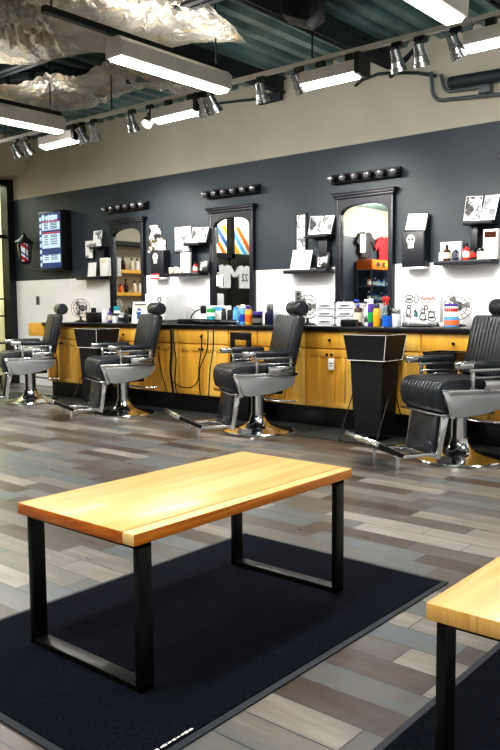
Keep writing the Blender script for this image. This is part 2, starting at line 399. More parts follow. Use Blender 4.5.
# light track
TZ = 2.80
b = MB(); tr = thing('light_track', 'thin grey spotlight track running across under the metal ceiling', 'light track', (0, 4.62, TZ))
b.m('fixture').b2p((-7.35, -.018, 0), (-1.0, .018, .03)); b.build('rail', parent=tr)
b = MB(); b.m('frame_black')
for x in (-7.2, -5.5, -3.3, -1.6): b.cyl((x, 0, .02), (x, 0, ZC-TZ), .006)
b.build('hanger', parent=tr)
def spot_head(label, px, py, aim=(0, 1, -.9), face=None, on=False, size=1.0):
    p = at(px, py, 1, 4.62)
    t = thing('track_spotlight', label, 'spotlight', (p.x, 4.62, TZ), 0, 'spotlights on the ceiling track')
    b = MB(); b.m('frame_black').b2p((-.035, -.016, -.03), (.035, .016, 0)).cyl((0, 0, -.03), (0, 0, -.075), .008).box((0, 0, -.085), (.02, .05, .04)); b.build('adapter', parent=t)
    dq = Vector(aim).normalized(); R3 = dq.to_track_quat('Z', 'Y').to_matrix()
    c = Vector((0, 0, -.12)) - dq*.05
    b = MB(); b.m('chrome_dull').lathe([(.022, -.03), (.034, -.02), (.036, .03), (.04, .034), (.04, .05), (.046, .055), (.05, .09), (.054, .094), (.056, .12), (.05, .12), (.046, .1), (0, .1)], c, 18, R3); b.build('lamp_head', parent=t)
    b = MB(); b.m('lamp_on' if on else 'lamp_soft').lathe([(.045, .104), (.03, .112), (0, .115)], c, 16, R3); b.build('lamp_lens', parent=t)
    if on is not None:
        l = bpy.data.lights.new('spot_beam', 'SPOT'); l.energy = 80; l.spot_size = math.radians(58); l.spot_blend = .8; l.color = (1, .95, .85); l.shadow_soft_size = .04
        lo = bpy.data.objects.new('spot_beam', l); COL.objects.link(lo); lo.parent = t; lo.location = c+dq*.14
        beam = Vector((aim[0], max(aim[1], .4)*1.4, -.62)).normalized() if aim[1] > 0 else dq
        lo.rotation_euler = (-beam).to_track_quat('Z', 'Y').to_euler()
    return t
A1, A2, A3 = (.28, .8, -1.5), (-.3, .8, -1.5), (0, .6, -1.7)
spot_head('chrome track spotlight at the far left end of the track', 16, 150, A1)
spot_head('chrome track spotlight second from the far left end of the track', 27, 147, A1)
spot_head('chrome track spotlight hanging left of a pair above the first tall mirror', 82, 132, A1, on=None)
spot_head('chrome track spotlight hanging right of a pair above the first tall mirror', 94, 130, A2)
spot_head('chrome track spotlight hanging alone between the first two wall washers', 132, 120, A3)
spot_head('chrome track spotlight turned toward the camera with its white lens showing', 150, 116, (.1, -.75, -.8), on=None)
spot_head('dark backed track spotlight just left of the middle fluorescent light end', 203, 101, A2, on=None)
spot_head('chrome track spotlight at the end of the middle fluorescent light', 213, 98, A1)
spot_head('chrome track spotlight pointing down, left of the glowing one', 261, 84, A3)
spot_head('glowing yellow-white track spotlight beside the long wall washer', 299, 74, (.25, .5, -1), on=True)
spot_head('chrome track spotlight just right of the dark bracket, ribbed housing', 397, 46, (.15, .5, -1.5))
spot_head('second ribbed chrome track spotlight right of the dark bracket', 420, 40, (.1, .5, -1.5))
spot_head('white lit track spotlight under the top right fluorescent light', 456, 33, (.3, .45, -1), on=True)
def washer(label, px0, px1, py):
    p, q = at(px0, py, 1, 4.72), at(px1, py, 1, 4.72); L = q.x-p.x
    t = thing('wall_washer_light', label, 'track light', ((p.x+q.x)/2, 4.62, TZ), 0, 'bar shaped wall washer lights on the track')
    b = MB(); b.m('fixture').prism([(-.03, -.05), (.10, -.02), (.13, -.07), (.06, -.15), (-.03, -.13)], -L/2, L/2, 'YZ'); b.build('housing', parent=t)
    b = MB(); b.m('tube_small')
    n = 14
    for i in range(n):
        x0 = -L/2+.015+(L-.03)*i/n; b.prism([(-.028, -.131), (.058, -.151), (.05, -.163), (-.03, -.143)], x0, x0+(L-.03)/n-.006, 'YZ')
    b.build('lamp_lens', parent=t)
    b = MB(); b.m('frame_black')
    b.b2p((L/2-.002, -.05, -.15), (L/2+.035, .1, -.01))
    b.build('bracket', parent=t)
    for q in (-.2, .3): MB().m('frame_black').b2p((L*q, -.02, -.05), (L*q+.06, .02, 0)).build('track_clip', parent=t)
    l = bpy.data.lights.new('wash_beam', 'AREA'); l.shape = 'RECTANGLE'; l.size = L*.9; l.size_y = .07; l.energy = 9; l.color = (.97, .98, 1)
    lo = bpy.data.objects.new('wash_beam', l); COL.objects.link(lo); lo.parent = t; lo.location = (0, .09, -.16); lo.rotation_euler = (math.radians(62), 0, 0)
    return t
washer('lit wall washer bar at the left, behind the left fluorescent light', 49, 84, 142)
washer('lit wall washer bar between the left and middle fluorescent lights', 162, 206, 118)
washer('lit wall washer bar with ribbed lens above the third mirror', 309, 366, 76)
washer('lit wall washer bar cut by the right edge of the photo', 472, 545, 28)

# foil blankets tied up under the deck
def foil(label, corners, z, seed, nx=70, ny=46):
    rnd = random.Random(seed)
    P = [at(px, py, 2, z) for px, py in corners]
    ties = [(rnd.random(), rnd.random()) for _ in range(7)]
    bb = MB(); bb.m('foil'); g = []
    for j in range(ny+1):
        rw = []
        for i in range(nx+1):
            u, v = i/nx, j/ny
            p = (P[0]*(1-u)+P[1]*u)*(1-v)+(P[3]*(1-u)+P[2]*u)*v
            dz = -.07*math.sin(PI*u)*math.sin(PI*v)
            for k, (a, c) in enumerate(ties):
                d = math.hypot((u-a)*2.2, v-c); ang = math.atan2(v-c, (u-a)*2.2)
                w = math.exp(-(d/.3)**2)
                dz += .10*w*(1-w*.3) + .028*w*math.sin(ang*13+k)
            dz += .018*math.sin(u*17+3*v+seed)+.014*math.sin(v*23-u*5)+.02*(rnd.random()-.5)*.6
            rw.append(bb.bm.verts.new((p.x, p.y, min(p.z+dz, ZC-.02))))
        g.append(rw)
    for j in range(ny):
        for i in range(nx): bb.bm.faces.new((g[j][i], g[j][i+1], g[j+1][i+1], g[j+1][i]))
    return tag(bb.build('foil_insulation', smooth=True), label, 'insulation', 'foil insulation blankets under the roof')
foil('crumpled silver foil insulation blanket across the top left of the ceiling', [(-60, -40), (130, -40), (248, 40), (-40, 74)], 3.08, 3)
foil('crumpled silver foil insulation blanket lower on the left, behind the fluorescent lights', [(-30, 88), (128, 70), (215, 97), (-30, 124)], 3.1, 5)
# air ducts crossing in the gap between the blankets
b = MB(); t = thing('air_duct', 'dark ribbed duct running in the gap between the foil blankets', 'duct', (0, 0, 0))
p, q = at(-30, 82, 2, 3.2), at(150, 74, 2, 3.2)
b.m('conduit').tube([p, p.lerp(q, .5), q], .07, 14); b.build('pipe', parent=t)
b = MB(); b.m('beam')
for k in range(7):
    c = p.lerp(q, .1+.13*k); b.cyl(c-(q-p).normalized()*.02, c+(q-p).normalized()*.02, .08, n=14)
b.build('band', parent=t)
# hanging loudspeaker at the top
p = at(302, 6, 2, 2.98)
t = thing('hanging_loudspeaker', 'black loudspeaker hanging from the ceiling at the top edge of the photo', 'loudspeaker', (p.x, p.y, 2.85), .4)
b = MB(); b.m('black_plastic').prism([(-.15, .3), (.15, .3), (.13, .05), (.05, 0), (-.11, .06)], -.1, .1, 'XZ', .012); b.build('cabinet', parent=t)
b = MB(); b.m('frame_black').cyl((0, 0, .29), (0, 0, ZC-2.85), .012); b.build('bracket', parent=t)
# conduits on the back wall at the right
def conduit(label, pts, r, cap=None, name='conduit_pipe'):
    y = YW-.06
    P = [at(px, py, 1, y) for px, py in pts]; Q = []
    for i, p in enumerate(P):                                   # rounded elbows
        if 0 < i < len(P)-1:
            a, c = P[i-1], P[i+1]; ra = min(.12, (a-p).length*.4, (c-p).length*.4)
            s, e = p+(a-p).normalized()*ra, p+(c-p).normalized()*ra
            for k in range(7):
                u = k/6; Q.append((s*(1-u)+p*u)*(1-u)+(p*(1-u)+e*u)*u)
        else: Q.append(p)
    bb = MB(); bb.m('conduit').tube(Q, r, 8); return tag(bb.build(name), label, 'pipe')
conduit('outer grey conduit bending down the upper wall at the right', [(431, 72), (433, 101), (520, 92)], .016)
conduit('inner grey conduit bending under the black pipe at the right', [(441, 75), (445, 92), (480, 87)], .016)
p, q = at(450, 83, 1, YW-.12), at(530, 70, 1, YW-.12)
b = MB(); b.m('beam').cyl(p, q, .05, n=14); tag(b.build('black_pipe'), 'thick black pipe along the top of the wall at the right', 'pipe')
p = at(486, 86, 1, YW-.045)
b = MB(); b.m('conduit').box(p, (.1, .08, .12), .008); tag(b.build('junction_box'), 'grey junction box on the conduits at the right', 'electrical box')
P = [at(px, py, 1, YW-.05) for px, py in ((355, 86), (362, 80), (378, 74), (394, 72.5), (418, 73), (436, 76))]
b = MB(); b.m('beam').tube(P, .014, 8); tag(b.build('ceiling_cable'), 'dark cable sagging along the top of the beige wall', 'cable')
p, q = at(394, 74, 1, YW-.08), at(432, 30, 1, 5.2)
b = MB(); b.m('beam').tube([at(391, 76, 1, YW-.07), at(405, 60, 1, 5.6), at(425, 38, 2, 3.3)], .022, 8); tag(b.build('brace_pipe'), 'dark brace pipe running from the wall up behind the spotlights', 'pipe')
P = [at(px, py, 1, YW-.05) for px, py in ((206, 106), (222, 103), (240, 101), (258, 99))]
b = MB(); b.m('beam').tube(P, .012, 8).box(at(270, 98, 1, YW-.06), (.3, .06, .09), .01); tag(b.build('sensor_bar'), 'dark bar with a cable on the wall top behind the third spotlight group', 'fitting')

# ================================================================== BENCHES AND FLOOR MATS
def mat_rug(label, x0, y0, x1, y1, text=False):
    t = thing('floor_mat', label, 'floor mat', ((x0+x1)/2, (y0+y1)/2, 0), 0, 'dark carpet floor mats under the benches'); w, d = x1-x0, y1-y0
    b = MB(); b.m('mat_edge').box((0, 0, .003), (w, d, .006), .002); b.build('border', parent=t)
    b = MB(); b.m('mat').box((0, 0, .006), (w-.045, d-.045, .008), .003); b.build('pile', parent=t)
    if text:
        b = MB(); b.m('paper'); rr = random.Random(2); x = w/2-.028; y = -d/2+.16
        for k in range(9):
            h = rr.uniform(.006, .014); b.box((x-.005, y, .0106), (rr.uniform(.004, .009), h, .0008)); y += h+.004
        b.build('maker_mark', parent=t)
    return t
mat_rug('dark blue-black floor mat under the whole bench in the foreground', -2.345, 1.05, -1.295, 2.73, True)
mat_rug('dark floor mat in the bottom right corner of the photo', -.93, 1.05, .12, 2.73)
def bench(label, x0, y0, w, L, end):
    t = thing('wooden_bench', label, 'bench', (x0+w/2, y0+L/2, .010), 0, 'pine benches with black steel legs')
    H = .4625
    b = MB()
    w2, L2 = w/2, L/2
    b.m('bench_wood').b2p((-w2, -L2, H-.036), (w2-.05, L2, H), .002)
    b.m('bench_light').b2p((w2-.051, -L2, H-.036), (w2, L2, H), .006)
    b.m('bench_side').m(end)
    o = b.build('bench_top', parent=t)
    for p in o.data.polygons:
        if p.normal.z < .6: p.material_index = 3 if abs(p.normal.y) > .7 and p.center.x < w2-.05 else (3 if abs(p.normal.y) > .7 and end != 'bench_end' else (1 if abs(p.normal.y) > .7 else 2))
    for y in (-L2+.05, L2-.065):
        b = MB(); b.m('steel_black')
        a = w2-.012
        b.b2p((-a, y-.025, 0), (-a+.022, y+.025, H-.036), .002).b2p((a-.022, y-.025, 0), (a, y+.025, H-.036), .002)
        b.b2p((-a, y-.025, 0), (a, y+.025, .018), .002).b2p((-a, y-.025, H-.052), (a, y+.025, H-.0365), .002)
        b.build('leg', parent=t)
    return t
bench('pine slab bench on black steel loop legs, in the centre foreground', -2.100, 1.345, .5502, 1.088, 'bench_end')
bench('pine slab bench cut off by the right edge of the photo', -.7187, 1.410, .5502, 1.088, 'bench_end_pale')

# ================================================================== CABINETS
YF, ZT0, ZT = 5.58, .862, .90
cab_x = [-7.95, -7.35, -6.79, -6.24, -5.69, -4.98, -4.62, -4.06, -3.52, -2.92, -2.35, -1.70]
cab_where = ['behind the first barber chair from the left', 'left of the second barber chair, behind the flared black hamper', 'directly behind the second barber chair', 'right of the second barber chair, half crossed by hanging cords',
             'crossed by the hanging black cords', 'narrow, behind the armrests of the third barber chair', 'directly behind the backrest of the third barber chair', 'with a white paper tag hanging from its door knobs',
             'behind the tall black hamper', 'behind the right armrest end of the last barber chair', 'behind the backrest of the last barber chair at the right edge']
for i, wh in enumerate(cab_where):
    x0, x1 = cab_x[i], cab_x[i+1]; W = x1-x0
    t = thing('base_cabinet', 'maple base cabinet '+wh, 'cabinet', (x0, YF, 0), 0, 'maple cabinets under the counter')
    b = MB(); b.m('maple').b2p((.001, .02, .185), (W-.001, YW-YF-.005, ZT0)); b.build('carcass', parent=t)
    b = MB(); b.m('black_plastic').b2p((.001, .06, 0), (W-.001, YW-YF-.01, .185)); b.build('toe_kick', parent=t)
    b = MB(); b.m('maple').b2p((.006, 0, .712), (W-.006, .02, .852), .003); d = b.build('drawer', parent=t)
    b = MB(); b.m('frame_black').lathe([(.005, 0), (.006, .012), (.013, .016), (.013, .022), (0, .026)], (W/2, 0, .782), 12, rot('X', 90)); b.build('knob', parent=d)
    nd = 2 if W > .4 else 1
    for k in range(nd):
        a0 = .006+k*(W-.012)/nd; a1 = .006+(k+1)*(W-.012)/nd-.003
        b = MB(); b.m('maple'); zb, zt = .19, .70; st = .045
        b.b2p((a0, .011, zb), (a1, .02, zt))
        b.b2p((a0, 0, zb), (a0+st, .012, zt), .002).b2p((a1-st, 0, zb), (a1, .012, zt), .002)
        b.b2p((a0+st, 0, zb), (a1-st, .012, zb+st), .002).b2p((a0+st, 0, zt-st-.02), (a1-st, .012, zt), .002)
        if a1-a0 > .22: b.b2p(((a0+a1)/2-.018, 0, zb+st), ((a0+a1)/2+.018, .012, zt-st-.02), .002)
        o = b.build('door', parent=t)
        kx = a1-.022 if (k == 0) else a0+.022
        b = MB(); b.m('frame_black').lathe([(.005, 0), (.006, .012), (.013, .016), (.013, .022), (0, .026)], (kx, 0, .655), 12, rot('X', 90)); b.build('knob', parent=o)
b = MB(); b.m('charcoal').b2p((-8.02, YF-.025, ZT0), (-1.62, YW-.002, ZT), .004); tag(b.build('countertop'), 'long black laminate countertop on the maple cabinets', 'countertop')
t = thing('hanging_cabinet', 'small maple drawer box hung on the wall left of the first barber chair', 'cabinet', (-8.37, YF+.02, .70))
b = MB(); b.m('maple').b2p((0, .02, .03), (.34, YW-YF-.025, .19)); b.build('carcass', parent=t)
b = MB(); b.m('maple').b2p((.003, 0, .033), (.337, .02, .187), .003); b.build('drawer_front', parent=t)

# ================================================================== BARBER CHAIRS
def sidepoly(mb, poly, x0, x1, bev=.0): return mb.prism([(-a, z) for a, z in poly], x0, x1, 'YZ', bev)   # poly given as (forward, height)
def barber_chair(label, loc, rz):
    t = thing('barber_chair', label, 'barber chair', loc, rz, 'black and chrome barber chairs')
    b = MB(); b.m('chrome').lathe([(.30, 0), (.305, .008), (.30, .016), (.26, .024), (.18, .036), (.12, .055), (.085, .09), (.07, .13), (.07, .15), (0, .15)], n=48); b.build('base', parent=t)
    b = MB(); b.m('chrome').lathe([(.06, .12), (.06, .30), (.066, .31), (.066, .345), (0, .345)], n=32)
    b.m('black_plastic').b2p((-.17, -.17, .335), (.17, .17, .37), .01); b.build('column', parent=t)
    # seat shell: grey enamel skirt with chrome edge band
    shell = [(-.25, .50), (-.235, .43), (-.17, .385), (-.05, .355), (.08, .34), (.18, .335), (.225, .35), (.285, .44), (.29, .50)]
    b = MB(); b.m('shell_grey'); sidepoly(b, shell, -.275, .275, .012); sh = b.build('seat_shell', parent=t)
    b = MB(); b.m('chrome'); sidepoly(b, [(-.26, .498), (.305, .498), (.305, .53), (-.26, .525)], -.282, .282, .006)
    for s in (-1, 1): b.prism([(-.28, .53), (-.315, .515), (-.25, .335), (-.22, .335)], s*.278-.008, s*.278+.008, 'YZ', .003)
    b.build('edge_band', parent=sh)
    # seat cushion with rolled front
    cush = [(-.20, .51), (-.20, .575), (-.10, .585), (.14, .59), (.25, .588), (.305, .57), (.33, .53), (.335, .47), (.32, .40), (.29, .368), (.235, .365), (.22, .42), (.21, .515)]
    b = MB(); b.m('leather_rib'); sidepoly(b, cush, -.25, .25, .016); cu = b.build('seat_cushion', parent=t)
    b = MB(); b.m('chrome').b2p((-.255, -.325, .352), (.255, -.225, .366), .004); b.build('front_trim', parent=cu)
    # backrest
    Rb = rot('X', -10)
    br = bpy.data.objects.new('backrest', None)
    b = MB(); b.m('leather').box((0, 0, 0), (.50, .10, .45), .035, 4); bk = b.build('backrest', parent=t, loc=(0, .262, .785)); bk.rotation_euler = (math.radians(-13), 0, 0)
    b = MB(); b.m('leather_rib').box((0, -.05, .0), (.43, .014, .41), .006, 2); b.build('ribbed_pad', parent=bk)
    b = MB(); b.m('chrome').b2p((-.18, .02, -.30), (-.15, .045, -.20), .003).b2p((.15, .02, -.30), (.18, .045, -.20), .003); b.build('back_bracket', parent=bk)
    bpy.data.objects.remove(br)
    # headrest
    b = MB(); b.m('leather').lathe([(0, -.135), (.05, -.133), (.06, -.124), (.063, -.11), (.063, .11), (.06, .124), (.05, .133), (0, .135)], (0, 0, 0), 24, rot('Y', 90)); hr = b.build('headrest', parent=t, loc=(0, .370, 1.062))
    b = MB(); b.m('chrome').b2p((-.02, .005, -.10), (.02, .02, -.03), .003); b.build('headrest_post', parent=hr)
    # arms
    for s in (-1, 1):
        x = s*.315
        b = MB(); b.m('leather').b2p((x-.035, -.13, .665), (x+.035, .17, .715), .018, 3); a = b.build('armrest', parent=t)
        b = MB(); b.m('chrome').b2p((x-.034, -.24, .667), (x+.034, -.125, .714), .012, 3); b.build('arm_end', parent=a)
        b = MB(); b.m('chrome')
        b.b2p((x-.012, -.14, .645), (x+.012, .20, .666), .004).b2p((x-.012, -.12, .60), (x+.012, .20, .612), .004)
        b.b2p((x-.012, -.02, .525), (x+.012, .22, .585), .005)
        b.b2p((x-.01, -.13, .53), (x+.01, -.105, .65), .004).b2p((x-.01, .17, .53), (x+.01, .20, .65), .004)
        b.b2p((x-.04 if s > 0 else x, .02, .515), (x if s > 0 else x+.04, .2, .53))
        b.build('arm_frame', parent=a)
    # calf pad and foot rest
    b = MB(); b.m('leather'); sidepoly(b, [(.235, .345), (.285, .35), (.325, .10), (.31, .075), (.275, .085)], -.17, .17, .012); cp = b.build('calf_pad', parent=t)
    b = MB(); b.m('chrome')
    for s in (-1, 1): b.prism([(-.215, .36), (-.27, .36), (-.31, .06), (-.28, .055)], s*.195-.012, s*.195+.012, 'YZ', .004)
    b.b2p((-.2, -.31, .06), (.2, -.28, .075)); b.build('calf_frame', parent=cp)
    b = MB(); b.m('chrome')
    for s in (-1, 1): b.b2p((s*.16-.025, -.60, .075), (s*.16+.025, -.28, .098), .004)
    for s in (-1, 1): b.cyl((s*.16, -.575, 0), (s*.16, -.575, .08), .015, n=10)
    fa = b.build('footrest_arms', parent=t)
    b = MB(); b.m('black_plastic').box((0, 0, 0), (.44, .22, .03), .006); fp = b.build('footrest', parent=t, loc=(0, -.665, .145)); fp.rotation_euler = (math.radians(-26), 0, 0)
    b = MB(); b.m('chrome').b2p((-.226, -.125, -.018), (.226, -.095, .018), .004)
    for k in range(5): b.box((0, -.07+.035*k, .017), (.40, .008, .004))
    b.build('tread_trim', parent=fp)
    # lever
    b = MB(); b.m('chrome').tube([(.03, .04, .29), (.08, .12, .275), (.12, .2, .27)], .009, 8).box((.135, .245, .268), (.05, .12, .018), .007, rot=rot('Z', -15)); b.build('pump_lever', parent=t)
    return t
RZ = math.radians(-31)
c3 = at(258, 431, 2, 0); c4 = at(458.5, 459, 2, 0); c2 = at(124, 413.5, 2, 0); c1 = at(31, 401.5, 2, 0)
ch = barber_chair('black and chrome barber chair third from the left, nearest behind the whole bench', (c3.x, c3.y, 0), RZ)
dup(ch, (c4.x, c4.y, 0), 'large black and chrome barber chair cut by the right edge, ribbed backrest facing us', RZ)
dup(ch, (c2.x, c2.y, 0), 'black and chrome barber chair second from the left, below the mirror reflecting wooden shelves', RZ+math.radians(8))
dup(ch, (c1.x, c1.y, 0), 'black and chrome barber chair furthest left, by the storefront glass', RZ+math.radians(5))
# rubber runner with round cut-outs for the chair bases
pts = [(-8.6, 5.55), (-8.6, 5.1)]
for c in (c1, c2, c3, c4):
    cc = max(-1, min(1, (5.1-c.y)/.35)); a0 = math.asin(cc)
    for k in range(17):
        a = PI-a0-(PI-2*a0)*k/16; pts.append((c.x+.35*math.cos(a), c.y+.35*math.sin(a)))
pts += [(-1.5, 5.1), (-1.5, 5.62), (-8.0, 5.62)]
pts = [p for p in pts if p[1] >= 5.09]
b = MB(); b.m('rubber').prism(pts, 0, .008, 'XY'); tag(b.build('rubber_runner', smooth=False), 'dark grey rubber runner on the floor along the cabinets', 'mat')

# ================================================================== HAMPERS
def hamper(label, x, y, rz=0):
    t = thing('folding_hamper', label, 'hamper', (x, y, .008), rz, 'black folding towel hampers')
    b = MB(); b.m('black_fabric')
    rg = lambda w, d, z, oy=0: [(-w/2, -d/2+oy, z), (w/2, -d/2+oy, z), (w/2, d/2+oy, z), (-w/2, d/2+oy, z)]
    b.loft([rg(.23, .20, .04), rg(.26, .23, .25), rg(.28, .25, .5), rg(.30, .26, .72)]); b.build('bag', parent=t)
    b = MB(); b.m('black_fabric').loft([rg(.33, .28, .64), rg(.385, .32, .83), rg(.39, .325, .842), rg(.34, .28, .836), rg(.2, .16, .815)]); c = b.build('cover', parent=t)
    b = MB(); b.m('paper').tube([(-.167, -.142, .64), (.167, -.142, .64), (.167, .142, .64), (-.167, .142, .64)], .0035, 6, True)
    for q in (-1, 1): b.tube([(.167, q*.142, .64), (.194, q*.162, .835)], .003, 6)
    b.tube([(-.19, -.162, .842), (.194, -.162, .842), (.194, .162, .842)], .0025, 6)
    b.build('piping', parent=c)
    b = MB(); b.m('frame_black')
    for xx in (-.168, .168):
        b.tube([(xx, -.26, 0), (xx, .02, .5), (xx, .11, .68)], .005, 6).tube([(xx, .22, 0), (xx, -.02, .5), (xx, -.1, .68)], .005, 6)
    for yy in (-.26, .22): b.tube([(-.168, yy, .005), (.168, yy, .005)], .005, 6)
    b.build('wire_frame', parent=t)
    return t
hp = hamper('tall black hamper with white piping between the two right barber chairs', -3.20, 5.34)
dup(hp, (-6.69, 5.34, .008), 'black flared hamper just left of the second barber chair', 0)
t = thing('waste_bin', 'black flared bin half hidden behind the right barber chair armrest', 'bin', (X(447, 5.43, 365), 5.43, .008))
b = MB(); b.m('black_plastic').lathe([(.10, 0), (.11, .01), (.13, .4), (.18, .70), (.19, .71), (.175, .71), (.12, .4), (0, .4)], n=4, rot=rot('Z', 45)); b.build('tub', parent=t)
b = MB(); b.m('frame_black').b2p((-.135, -.135, .7), (.135, -.12, .72)).b2p((-.135, .12, .7), (.135, .135, .72)).b2p((-.135, -.135, .7), (-.12, .135, .72)).b2p((.12, -.135, .7), (.135, .135, .72)); b.build('rim', parent=t)
p0 = at(230, 345, 1, 5.46)
t = thing('booster_board', 'black slotted booster board leaning upright behind the third barber chair', 'booster seat', (-4.72, 5.46, .008), math.radians(-8))
b = MB(); b.m('black_plastic')
sl = lambda z: (z-.83)*.25
for (a0, z0, a1, z1) in ((-.14, .0, .14, .70), (-.14, .76, .14, .83), (-.14, .69, -.09, .77), (.09, .69, .14, .77)): b.prism([(sl(z0)*.12-.012, z0), (sl(z0)*.12+.012, z0), (sl(z1)*.12+.012, z1), (sl(z1)*.12-.012, z1)], a0, a1, 'YZ', .003)
b.build('board', parent=t)
b = MB(); b.m('chrome_dull').b2p((-.10, -.04, .60), (.10, -.02, .62)); b.build('strap_bar', parent=t)

# ================================================================== CORDS
def cord(label, px_pts, y=YF-.03, r=.006):
    bb = MB(); bb.m('frame_black').tube([at(u, v, 1, y) for u, v in px_pts], r, 6); tag(bb.build('power_cord'), label, 'cord', 'black power cords hanging in front of the cabinets')
def smooth_pts(P, k=5):
    out = []
    for i in range(len(P)-1):
        p0, p1, p2, p3 = P[max(i-1, 0)], P[i], P[i+1], P[min(i+2, len(P)-1)]
        for s in range(k):
            u = s/k; out.append(tuple(.5*((2*p1[j])+(-p0[j]+p2[j])*u+(2*p0[j]-5*p1[j]+4*p2[j]-p3[j])*u*u+(-p0[j]+3*p1[j]-3*p2[j]+p3[j])*u**3) for j in (0, 1)))
    return out+[P[-1]]
cord('thick black power cord bundle hanging below the counter right of the second chair', smooth_pts([(171, 330), (171.5, 350), (170.5, 370), (173, 392), (171, 399)]), r=.012)
cord('black power cord curving next to the thick cord bundle', smooth_pts([(173, 330), (174, 345), (176, 360), (175, 380), (177, 394)]))
cord('black power cord swagged sideways across the cabinet doors', smooth_pts([(173, 382), (182, 387), (192, 387), (198, 380), (199, 366), (201, 352), (202, 334)]))
cord('black power cord hanging left of two parallel cords beside the third chair', smooth_pts([(208, 330), (207, 350), (200, 368), (199.5, 385), (200.5, 397)]))
cord('black power cord hanging right of two parallel cords beside the third chair', smooth_pts([(213.5, 330), (213, 350), (210, 370), (208.5, 398)]))
cord('black power cord hanging beside the backrest of the second chair', smooth_pts([(158, 352), (161, 370), (164, 382), (167, 391)]))
cord('black power cord hanging behind the backrest of the first chair', smooth_pts([(55, 350), (57, 362), (57.5, 374), (57, 384)]))

# ================================================================== WALL FURNITURE
def wall_mirror(label, cx):
    t = thing('arched_wall_mirror', label, 'mirror', (cx, YW, .905), 0, 'tall dark arched mirrors over the counter')
    W, H = .625, 1.245; w2 = W/2; fr = .055
    # frame in wall plane (x,z) facing -Y; depth .05
    zs = 1.045; aw = w2-fr; rise = .085                     # spring line of the arch, opening half width
    arch = [(-aw, zs)] + [(-aw*math.cos(PI*k/14), zs+rise*math.sin(PI*k/14)) for k in range(1, 14)] + [(aw, zs)]
    b = MB(); b.m('mirror_wood')
    b.b2p((-w2, -.045, 0), (-aw, 0, zs), .006).b2p((aw, -.045, 0), (w2, 0, zs), .006)
    b.b2p((-aw, -.045, 0), (aw, 0, .06), .004)
    b.prism([(-w2, zs-.004)] + [(-aw, zs-.004)] + arch[1:-1] + [(aw, zs-.004), (w2, zs-.004), (w2, H-.06), (-w2, H-.06)], -.045, 0, 'XZ')
    b.b2p((w2-.03, -.052, 0), (w2, -.04, H-.06), .003).b2p((-w2, -.052, 0), (-w2+.03, -.04, H-.06), .003)
    f = b.build('frame', parent=t)
    b = MB(); b.m('mirror_wood').b2p((-w2-.025, -.075, H-.035), (w2+.025, 0, H-.012), .004).b2p((-w2-.01, -.06, H-.06), (w2+.01, 0, H-.035), .004).b2p((-w2-.035, -.085, H-.012), (w2+.035, 0, H), .003); b.build('cornice', parent=t)
    b = MB(); b.m('mirror').prism([(-aw-.01, .05), (aw+.01, .05), (aw+.01, zs)] + [(x, z+.004) for x, z in arch[::-1]] + [(-aw-.01, zs)], -.014, -.004, 'XZ'); b.build('mirror_glass', parent=t)
    return t
MX = (-7.25, -5.545, -3.885, -2.205)
wm = wall_mirror('tall dark arched mirror reflecting wooden shelves, second station from the storefront glass side', MX[0])
dup(wm, (MX[1], YW, .905), 'tall dark arched mirror reflecting a window with white jerseys')
dup(wm, (MX[2], YW, .905), 'tall dark arched mirror reflecting a retail display, above the coloured spray bottles')
dup(wm, (MX[3], YW, .905), 'tall dark arched mirror at the right edge of the photo')
wm['label'] = 'tall dark arched mirror reflecting wooden shelves, nearest the menu screen'
def light_bar(label, cx):
    t = thing('vanity_light_bar', label, 'wall light', (cx, YW, 2.285), 0, 'six bulb light bars over the mirrors')
    b = MB(); b.m('black_plastic').b2p((-.37, -.045, -.045), (.37, 0, .045), .006); b.build('back_plate', parent=t)
    for k in range(6):
        x = -.34+.136*k
        b = MB(); b.m('frame_black').lathe([(.026, 0), (.026, .03), (0, .03)], (x, -.045, 0), 14, rot('X', 90)); s = b.build('socket', parent=t)
        b = MB(); b.m('bulb').ell((x, -.105, 0), (.038, .038, .038), 16); b.build('bulb', parent=s)
    return t
lb = light_bar('black light bar with six clear bulbs over the mirror nearest the menu screen', -7.24)
dup(lb, (-5.53, YW, 2.30), 'black light bar with six clear bulbs over the mirror reflecting white jerseys')
dup(lb, (-3.88, YW, 2.285), 'black light bar with six clear bulbs over the mirror reflecting the retail display')
dup(lb, (-2.2, YW, 2.285), 'black light bar at the right edge of the photo')
def shelf_pair(label, x0, x1, u0, u1, zl, zu, blk):
    """two floating planks and the black block that carries the upper one"""
    t = thing('wall_shelf', label, 'wall shelf', (0, YW, 0), 0, 'black stepped shelves left of the mirrors')
    b = MB(); b.m('black_wood').b2p((x0, -.16, zl-.035), (x1, 0, zl), .003); b.build('lower_plank', parent=t)
    b = MB(); b.m('black_wood').b2p((u0, -.15, zu-.03), (u1, 0, zu), .003); b.build('upper_plank', parent=t)
    b = MB(); b.m('black_wood').b2p((blk[0], -.09, zl), (blk[1], 0, zu-.03), .003); b.build('upright', parent=t); return t
YS, YU = YW-.16, YW-.15
def shelf_at(label, lo, up, blk):
    zl = (Z(lo[0], lo[2], YS)+Z(lo[1], lo[3], YS))/2; zu = (Z(up[0], up[2], YU)+Z(up[1], up[3], YU))/2
    shelf_pair(label, X(lo[0], YS, lo[2]), X(lo[1], YW, lo[3]), X(up[0], YU, up[2]), X(up[1], YW, up[3]), zl, zu, (X(blk[0], YW-.09, 245), X(blk[1], YW, 245)))
    return zl, zu
S1, U1 = shelf_at('black stepped wall shelf left of the mirror nearest the menu screen', (76, 109, 277, 276), (89, 109, 246.5, 245.5), (100, 109))
S2, U2 = shelf_at('black stepped wall shelf left of the mirror reflecting white jerseys', (168, 208, 273, 272), (183, 208, 243, 241.5), (191.5, 194.5))
